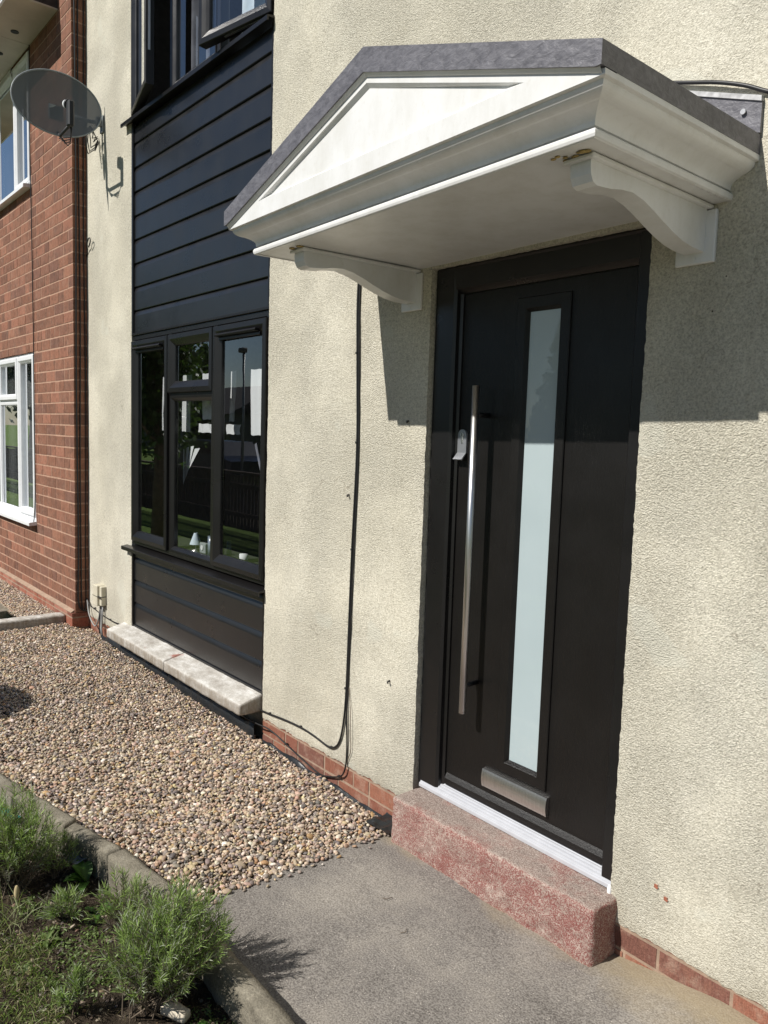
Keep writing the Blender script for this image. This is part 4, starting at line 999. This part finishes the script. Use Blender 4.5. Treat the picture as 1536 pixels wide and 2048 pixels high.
m = MB(); m.add([(-3.961, .13, 1.66), (-3.93, .125, 1.67), (-3.87, .13, 1.50), (-3.872, .13, 1.46)], [(0, 1, 2, 3)]); tag(m.build('curtain', M['greycloth']), 'edge of a grey curtain at the right of the right sash', 'curtain')
def lathe(prof, cx, cy, n=20):
    m = MB(); vs = [(cx+r_*math.cos(2*math.pi*k/n), cy+r_*math.sin(2*math.pi*k/n), z) for r_, z in prof for k in range(n)]
    return m.add(vs, [(i*n+k, i*n+(k+1) % n, (i+1)*n+(k+1) % n, (i+1)*n+k) for i in range(len(prof)-1) for k in range(n)], True)
WB = .945
e = root('table_lamp', (-4.677, .12, WB), 'small lamp with a pale cone shade on the window board', 'lamp')
lathe([(.040, .99), (.012, 1.064)], -4.677, .12).build('lamp_shade', M['lampshade'], e); lathe([(.03, WB), (.028, WB+.008), (.005, WB+.012), (.005, 1.02)], -4.677, .12).build('lamp_base', M['metal'], e)
tag(lathe([(.0, WB), (.025, WB), (.025, 1.07), (.02, 1.07), (.02, WB+.01)], -4.455, .12).build('drinking_glass', M['plasticsheet']), 'tall pale tumbler standing right of the little lamp', 'glass')
e = root('ornament', (-4.565, .12, WB), 'small pale framed clock like box on the window board', 'ornament'); MB().bbox(-4.605, -4.525, .11, .14, WB, 1.012, .004).build('case', M['dishrim'], e)
m = MB(); m.tube([(-4.565, .109, .982), (-4.565, .105, .982)], .016, 18); m.build('dial', M['cloth'], e)
tag(lathe([(.0, WB), (.026, WB), (.026, 1.012), (.0, 1.012)], -4.05, .12).build('candle', M['cloth']), 'stubby white candle behind the right sash', 'candle')
tag(lathe([(.0, WB), (.016, WB), (.014, 1.066), (.0, 1.066)], -4.23, .12).build('bottle', M['dishrim']), 'slim bottle behind the right sash', 'bottle')
# upstairs curtains
X = np.linspace(-5.40, -4.95, 60)
def pleat(xa, xb, y, z0, z1, mat, label, fr=40, amp=.02):
    X = np.linspace(xa, xb, 60); n = 60; Yc = y+amp*np.sin(X*fr)
    tag(MB().add([(x, q, z0) for x, q in zip(X, Yc)]+[(x, q, z1) for x, q in zip(X, Yc)], [(i, i+1, n+i+1, n+i) for i in range(n-1)], True).build('curtain', M[mat]), label, 'curtain')
pleat(-5.0, -4.72, .22, 3.5, 5.25, 'greycloth', 'dark patterned curtain hanging behind the open upper sash', 60, .025)
pleat(-4.42, -3.9, .26, 3.5, 5.25, 'lampshade', 'pale blue curtain behind the upper right sash', 45, .02)

# ------------------------------------------------------------------ planting
class LeafSet:
    def __init__(s): s.v = []; s.f = []; s.c = []
    def blade(s, p, d, L_, w_, c, droop=.15, up=(0, 0, 1)):
        p = np.array(p, float); d = np.array(d, float); d /= np.linalg.norm(d)
        sd_ = np.cross(d, rng.normal(0, 1, 3)); sd_ /= max(np.linalg.norm(sd_), 1e-6)
        q1 = p+d*L_*.5; d2 = d+np.array([0, 0, -droop]); q2 = q1+d2*L_*.5
        n = len(s.v); s.v += [p-sd_*w_*.3, p+sd_*w_*.3, q1+sd_*w_*.5, q1-sd_*w_*.5, q2]
        s.f += [(n, n+1, n+2), (n, n+2, n+3), (n+3, n+2, n+4)]; s.c += [c]*5
    def obj(s, name, mat, parent=None, origin=(0, 0, 0)):
        return big_mesh(name, np.array(s.v), np.array(s.f), mat, parent, np.array(s.c), origin=origin)
def lavender(cx, cy, rad, hgt, nst, label, seed, z0=.0, squash=1.0, tint=(1, 1, 1), lean=(0, 0)):
    global rng
    old = rng; rng = np.random.default_rng(seed)
    e = root('lavender_bush', (cx, cy, z0), label, 'lavender', 'lavender bushes in the flower bed')
    ls = LeafSet(); st = MB()
    for i in range(nst):
        a = rng.uniform(0, 2*np.pi); q = rng.random()**.55
        base = np.array([cx+rng.normal(0, rad*.16), cy+rng.normal(0, rad*.16), z0])
        tipr = rad*q; hh = hgt*(1-.45*q*q)*rng.uniform(.72, 1.1)
        tip = np.array([cx+tipr*math.cos(a)+lean[0]*hh, cy+tipr*math.sin(a)*squash+lean[1]*hh, z0+hh])
        mid = base*.45+tip*.55+np.array([rng.normal(0, .01), rng.normal(0, .01), -hh*.10*q])
        P_ = [base*(1-t)**2+2*mid*t*(1-t)+tip*t*t for t in np.linspace(0, 1, 6)]
        st.tube(P_, .0016, 4, False, [1.6, 1.4, 1.1, .9, .7, .4])
        g = rng.uniform(.75, 1.25); dry = rng.random() < .12
        for t in np.linspace(.42, 1, int(7+hh*34)):
            p = base*(1-t)**2+2*mid*t*(1-t)+tip*t*t; ax_ = (tip-mid); ax_ /= np.linalg.norm(ax_)
            for k in range(4 if t > .8 else 3):
                rd = rng.normal(0, 1, 3); rd -= ax_*rd.dot(ax_); rd /= np.linalg.norm(rd)
                d = ax_*rng.uniform(.6, 1.5)+rd*rng.uniform(.4, .9)
                c = np.array([.235, .325, .10])*g*rng.uniform(.8, 1.25) if not (dry or t < .5) else np.array([.20, .19, .15])*rng.uniform(.6, 1.1)
                if rng.random() < .25 and not dry: c = np.array([.38, .41, .31])*rng.uniform(.8, 1.1)
                ls.blade(p, d, rng.uniform(.018, .036)*(.75+.5*t), rng.uniform(.0018, .0029), c*np.array(tint), rng.uniform(0, .35))
    ls.obj('leaves', M['leaf'], e, (cx, cy, z0)); st.build('stems', M['stem'], e)
    rng = old
    return e
lavender(-2.13, -1.255, .19, .375, 200, 'largest lavender bush, leaning over the path kerb', 101, 0, lean=(.20, .15))
lavender(-3.00, -1.44, .175, .37, 160, 'tall lavender bush at the left edge by the kerb stones', 102, 0)
lavender(-3.0, -1.275, .085, .15, 34, 'small bright lavender sprig beside the broad leaved weed', 103, 0)
lavender(-2.70, -1.34, .075, .10, 34, 'low lavender seedling between the two big bushes', 104, 0)
lavender(-2.225, -1.46, .055, .13, 22, 'lone lavender sprig at the edge of the lawn', 105, 0)
lavender(-2.50, -1.20, .12, .22, 34, 'sparse lavender growing up against the chipped kerb stone', 106, 0)

def broadleaf(cx, cy, n, L_, wd, label, seed, name='weed', z0=.0, el=(.5, 1.2), col_=(.075, .16, .03)):
    r_ = np.random.default_rng(seed); V = []; F = []; T = []
    for i in range(n):
        a = r_.uniform(0, 2*np.pi); e_ = r_.uniform(*el); ln = L_*r_.uniform(.6, 1.15); ww = wd*r_.uniform(.7, 1.1)
        d = np.array([math.cos(a)*math.cos(e_), math.sin(a)*math.cos(e_), math.sin(e_)]); s_ = np.array([-math.sin(a), math.cos(a), 0]); up = np.cross(d, s_)*-1
        p = np.array([cx, cy, z0]); n0 = len(V); m_ = 8; g = r_.uniform(.8, 1.3)
        for k in range(m_+1):
            t = k/m_; wv = ww*(.12+.88*math.sin(math.pi*min(1, t*.95+.05))**.8) if k < m_ else .0005; c = p+d*ln*t+np.array([0, 0, -1])*ln*.35*t*t
            wob = .003*math.sin(k*2.3+i)
            for j in (-1, -.5, 0, .5, 1): V.append(c+s_*wv*j*.5+np.array([0, 0, 1])*(abs(j)*wv*.16+wob*j)); T.append(np.array(col_)*g*(1.35 if j == 0 else 1))
        for k in range(m_):
            for j in range(4): q = n0+k*5+j; F.append((q, q+1, q+6, q+5))
    o = big_mesh(name, np.array(V)-np.array([cx, cy, z0]), np.array(F), M['broad'], tint=np.array(T), smooth=True); o.location = (cx, cy, z0)
    return tag(o, label, 'weed')
broadleaf(-2.885, -1.20, 10, .13, .044, 'broad leaved green weed growing against the kerb', 1)
broadleaf(-2.66, -1.235, 7, .07, .024, 'small rosette weed below the broad leaved one', 2, el=(.2, .7))
broadleaf(-1.93, -1.20, 8, .055, .026, 'low round leaved weed under the right side of the big lavender', 3, el=(.2, .8), col_=(.05, .12, .02))
broadleaf(-2.62, -1.42, 12, .045, .015, 'pale seedling mat on the bare soil', 4, el=(.1, .6), col_=(.14, .19, .07))
broadleaf(-2.50, -1.52, 10, .05, .013, 'grey green seedling at the lawn edge', 5, el=(.1, .7), col_=(.16, .20, .10))
# lawn
n = 26000; X = rng.uniform(-3.9, -1.9, n); Y = rng.uniform(-2.2, -1.40, n)
edge = -1.50+.045*np.sin(X*7)+.03*np.sin(X*19); ok = (Y < edge+rng.normal(0, .012, n)); X, Y = X[ok], Y[ok]
ls = LeafSet()
for x, y in zip(X, Y):
    a = rng.uniform(0, 6.28); e_ = rng.uniform(.3, 1.3)
    g = rng.uniform(.7, 1.3); c = np.array([.15, .21, .055])*g if rng.random() > .3 else np.array([.33, .31, .17])*g
    ls.blade((x, y, .02+rng.uniform(-.005, .01)), (math.cos(a)*math.cos(e_), math.sin(a)*math.cos(e_), math.sin(e_)), rng.uniform(.018, .05), rng.uniform(.0016, .003), c, rng.uniform(.2, .9))
tag(ls.obj('lawn', M['grass']), 'short rough lawn grass in the bottom left corner', 'grass', kind='stuff')
# tuft of long dry grass at the left edge
ls = LeafSet()
for i in range(46):
    a = rng.uniform(0, 6.28); e_ = rng.uniform(.15, 1.2)
    ls.blade((-2.78+rng.normal(0, .03), -1.50+rng.normal(0, .03), .01), (math.cos(a)*math.cos(e_), math.sin(a)*math.cos(e_), math.sin(e_)), rng.uniform(.08, .2), .0026, np.array([.27, .30, .15])*rng.uniform(.7, 1.2), .4)
tag(ls.obj('grass_tuft', M['grass']), 'tuft of long pale grass blades beside the left lavender', 'grass')
b_, F_ = ico(2)
tg = big_mesh('seed_head', b_*np.array([.009, .009, .026]), F_, M['flower'], smooth=True); tg.location = (-2.80, -1.47, .10); tag(tg, 'fluffy cream seed head standing at the left edge', 'seed head')
ls = LeafSet(); pc = [(-2.62, -1.40), (-2.45, -1.38), (-2.35, -1.33), (-2.75, -1.33), (-2.55, -1.30), (-2.30, -1.44), (-2.85, -1.42), (-1.95, -1.17), (-2.40, -1.47)]
for i in range(1700):
    px, py = pc[rng.integers(0, len(pc))]; x, y = px+rng.normal(0, .04), py+rng.normal(0, .03); a = rng.uniform(0, 6.28); e_ = rng.uniform(-.05, .9)
    ls.blade((x, y, soil_z(np.array([[x, y, 0.]]))[0]+.004), (math.cos(a)*math.cos(e_), math.sin(a)*math.cos(e_), math.sin(e_)), rng.uniform(.008, .022), rng.uniform(.003, .007), np.array([.17, .23, .08])*rng.uniform(.6, 1.3), .3)
tag(ls.obj('ground_cover', M['grass']), 'tiny seedlings and moss creeping over the bare soil', 'ground cover', kind='stuff')
# soil crumbs, stones and litter
n = 900; X = rng.uniform(-3.6, -1.5, n); Y = rng.uniform(-1.62, -1.12, n); Zs = soil_z(np.c_[X, Y, X*0])
V, F, T = pebbles(np.c_[X, Y, Zs+.001], rng.uniform(.002, .007, n)*rng.choice([.7, 1, 1.5], n), 0, ''); T = T*.55
tag(big_mesh('soil_crumbs', V, F, M['pebble'], tint=T, smooth=False), 'crumbs and small stones lying on the bare soil', 'soil', kind='stuff')
ls = LeafSet()
for i in range(1500):
    a = rng.uniform(0, 6.28); x, y = rng.uniform(-3.4, -1.6), rng.uniform(-1.6, -1.12)
    ls.blade((x, y, soil_z(np.array([[x, y, 0.]]))[0]+.006), (math.cos(a), math.sin(a), rng.uniform(-.1, .35)), rng.uniform(.012, .05), .0018, np.array([.20, .16, .11])*rng.uniform(.5, 1.5), .1)
tag(ls.obj('dead_litter', M['grass']), 'dry dead stalks littering the flower bed', 'litter', kind='stuff')
tag(rough_block('stone', ((-2.07, -1.262), (-1.985, -1.225), (-2.0, -1.19), (-2.08, -1.215)), .0, .03, M['pale'], 7, .004, .008, .008), 'pale flat stone under the big lavender at the bottom edge', 'stone')
def scrap(c, sx, sy, rot, mat, label, seed, amp=.02):
    n = 10; X, Y = np.meshgrid(np.linspace(-sx, sx, n), np.linspace(-sy, sy, n), indexing='ij'); P_ = np.c_[X.ravel(), Y.ravel(), X.ravel()*0]
    Z = vnoise(P_+seed, 18, seed)*amp; ca, sa = math.cos(rot), math.sin(rot)
    W = np.c_[P_[:, 0]*ca-P_[:, 1]*sa, P_[:, 0]*sa+P_[:, 1]*ca, Z]; a = np.array([i*n+j for i in range(n-1) for j in range(n-1)])
    o = big_mesh('plastic_scrap', W, np.c_[a, a+n, a+n+1, a+1], mat, smooth=True); o.location = c; tag(o, label, 'litter')
scrap((-2.985, -1.205, .05), .045, .03, .3, M['plasticsheet'], 'blue grey scrap of plastic sheet against the kerb stones', 3)
scrap((-3.50, -1.335, .07), .09, .02, .25, M['teal'], 'teal plastic edge behind the left lavender', 4, .004)
# a few leaves and twigs on the path
ls = MB(); 
for (x, y, a) in ((-2.05, -.42, .4), (-1.86, -.50, 1.0)):
    ls.tube([(x, y, .064), (x+.02*math.cos(a), y+.02*math.sin(a), .067), (x+.035*math.cos(a+.7), y+.035*math.sin(a+.7), .064)], .0012, 5)
    tag(ls.build('twig', M['stem']), 'thin curved dry twig lying on the path near the step' if x < -2 else 'thin dry twig lying in the middle of the path', 'twig'); ls = MB()

# ------------------------------------------------------------------ across the street (seen in the reflections)
tag(MB().box(-160, 120, -11.5, -6.4, -.2, -.085).build('road', M['asphalt']), kind='structure')
tag(MB().box(-160, 120, -6.4, -5.2, -.2, -.06).build('pavement', M['kerb']), kind='structure')
fe = root('picket_fence', (-14, -4.9, 0), 'brown timber picket fence along the front of the garden', 'fence')
m = MB(); x = -34.0
while x < -5.5: m.box(x, x+.085, -4.93, -4.91, -.08, .92+.02*math.sin(x*3)); x += .125
m.build('pickets', M['fence'], fe); m = MB(); m.box(-34, -5.5, -4.905, -4.86, .15, .23); m.box(-34, -5.5, -4.905, -4.86, .68, .76); m.box(-34, -5.5, -4.96, -4.86, .94, .98); m.build('rails', M['fence'], fe)
def bungalow(x0, x1, label, h=2.9, rh=5.0, y=-24):
    e = root('bungalow', ((x0+x1)/2, y, 0), label, 'house'); MB().box(x0, x1, y-7, y, -.14, h).build('wall', M['housewall'], e)
    m = MB(); m.prism([(y+.5, h-.1), (y-3.5, rh), (y-7.5, h-.1)], 'x', x0-.3, x1+.3); recalc(m.build('roof', M['roof'], e))
    for xx in np.arange(x0+1.2, x1-1.5, 3.0): MB().box(xx, xx+1.4, y, y+.03, .9, 2.2).build('window', M['darkglass'], e)
bungalow(-44, -33, 'grey bungalow across the road, nearest the street lamp'); bungalow(-60, -48, 'grey bungalow across the road, farthest left'); bungalow(-90, -66, 'long low terrace far along the road', 3.0, 5.4)
def tree(x, y, h, rad, trunk, label, seed, con=False, n=9000, ls_=.22, colr=(.05, .085, .03), zb=None):
    r_ = np.random.default_rng(seed); e = root('conifer' if con else 'tree', (x, y, -.1), label, 'tree')
    zb = zb if zb is not None else h*.28
    m = MB().tube([(x, y, -.1), (x+.05, y, zb), (x, y+.1, h*.75)], .14, 8, True, [1.3, 1, .4])
    for k in range(6):
        a = k*1.1; m.tube([(x, y, zb+k*.3), (x+rad*.5*math.cos(a), y+rad*.5*math.sin(a), zb+k*.3+rad*.4)], .05, 6, True, [1, .4])
    m.build('trunk', M['stem'], e)
    if con:
        t = r_.random(n)**.8; zz_ = zb+(h-zb)*t; rr = rad*(1-t)**.75*r_.random(n)**.35; a = r_.uniform(0, 6.28, n)
        C_ = np.c_[x+rr*np.cos(a), y+rr*np.sin(a), zz_]
    else:
        cl = r_.normal(0, 1, (26, 3)); cl /= np.linalg.norm(cl, axis=1, keepdims=True); cl *= r_.random((26, 1))**.4*.72
        q = cl[r_.integers(0, 26, n)]+r_.normal(0, .17, (n, 3)); C_ = np.array([x, y, (h+zb)/2])+q*np.array([rad, rad, (h-zb)/2])
    d1 = r_.normal(0, 1, (n, 3)); d1 /= np.linalg.norm(d1, axis=1, keepdims=True); d2 = np.cross(d1, r_.normal(0, 1, (n, 3))); d2 /= np.linalg.norm(d2, axis=1, keepdims=True)
    s_ = ls_*r_.uniform(.5, 1.1, (n, 1)); V = np.stack([C_-d1*s_*.5, C_+d2*s_*.28, C_+d1*s_*.5, C_-d2*s_*.28], 1).reshape(-1, 3)
    F = np.arange(4*n).reshape(n, 4); T = np.repeat(np.array(colr)*r_.uniform(.6, 1.5, (n, 1)), 4, 0)
    big_mesh('crown', V, F, M['broad'], e, T, origin=(x, y, -.1))
tree(-12.0, -3.05, 4.6, .95, .1, 'slender tree inside the garden fence', 1, n=9000, ls_=.13, zb=1.1, colr=(.06, .10, .03))
tree(-12.9, -18.6, 13, 4.2, .2, 'tall dense conifer across the road', 2, con=True, n=46000, ls_=.34, zb=-.1)
tree(-29.5, -12.6, 5.1, .85, .1, 'narrow pointed conifer beside the road', 3, con=True, n=7000, ls_=.2, zb=.4, colr=(.05, .08, .02))
tree(-40, -9, 8.5, 3.2, .2, 'broad round tree far along the road', 4, n=9000, ls_=.4, zb=2)
sh = root('garden_shrub', (-5.02, -1.72, 0), 'rounded green shrub standing left of the frame', 'shrub')
r_ = np.random.default_rng(9); n = 2600; q = r_.normal(0, 1, (n, 3)); q /= np.linalg.norm(q, axis=1, keepdims=True); q *= r_.random((n, 1))**.3
C_ = np.array([-5.06, -1.80, .72])+q*np.array([.34, .22, .22]); d1 = r_.normal(0, 1, (n, 3)); d1 /= np.linalg.norm(d1, axis=1, keepdims=True); d2 = np.cross(d1, r_.normal(0, 1, (n, 3))); d2 /= np.linalg.norm(d2, axis=1, keepdims=True)
V = np.stack([C_-d1*.03, C_+d2*.016, C_+d1*.03, C_-d2*.016], 1).reshape(-1, 3); big_mesh('crown', V, np.arange(4*n).reshape(n, 4), M['broad'], sh, np.repeat(np.array([.06, .10, .03])*r_.uniform(.6, 1.4, (n, 1)), 4, 0), origin=(-5.02, -1.72, 0))
MB().tube([(-5.06, -1.80, -.02), (-5.06, -1.80, .6)], .02, 7).build('trunk', M['stem'], sh)
lp = root('street_lamp', (-21.6, -9.9, -.1), 'grey street lamp standing across the road', 'street lamp')
MB().tube([(-21.6, -9.9, -.1), (-21.6, -9.9, 4.15)], .05, 10, True, [1, .6]).build('pole', M['galv'], lp); MB().bbox(-21.85, -21.5, -9.98, -9.82, 4.1, 4.25, .03).build('lamp_head', M['housewall'], lp)
cr = root('parked_car', (-24.0, -10.6, 0), 'dark car parked across the road', 'car')
m = MB().prism([(-26.0, .25), (-22.0, .25), (-21.95, .75), (-22.9, .9), (-23.4, 1.35), (-25.1, 1.38), (-25.9, .95), (-26.05, .6)], 'y', -11.3, -9.7); recalc(m.build('body', M['carpaint'], cr))
m = MB().prism([(-23.05, .93), (-23.47, 1.30), (-25.0, 1.32), (-25.6, .95)], 'y', -9.70, -9.69); recalc(m.build('side_window', M['darkglass'], cr))
for xw in (-22.8, -25.2): MB().tube([(xw, -9.9, .22), (xw, -9.66, .22)], .30, 18).build('wheel', M['rubbertyre'], cr)
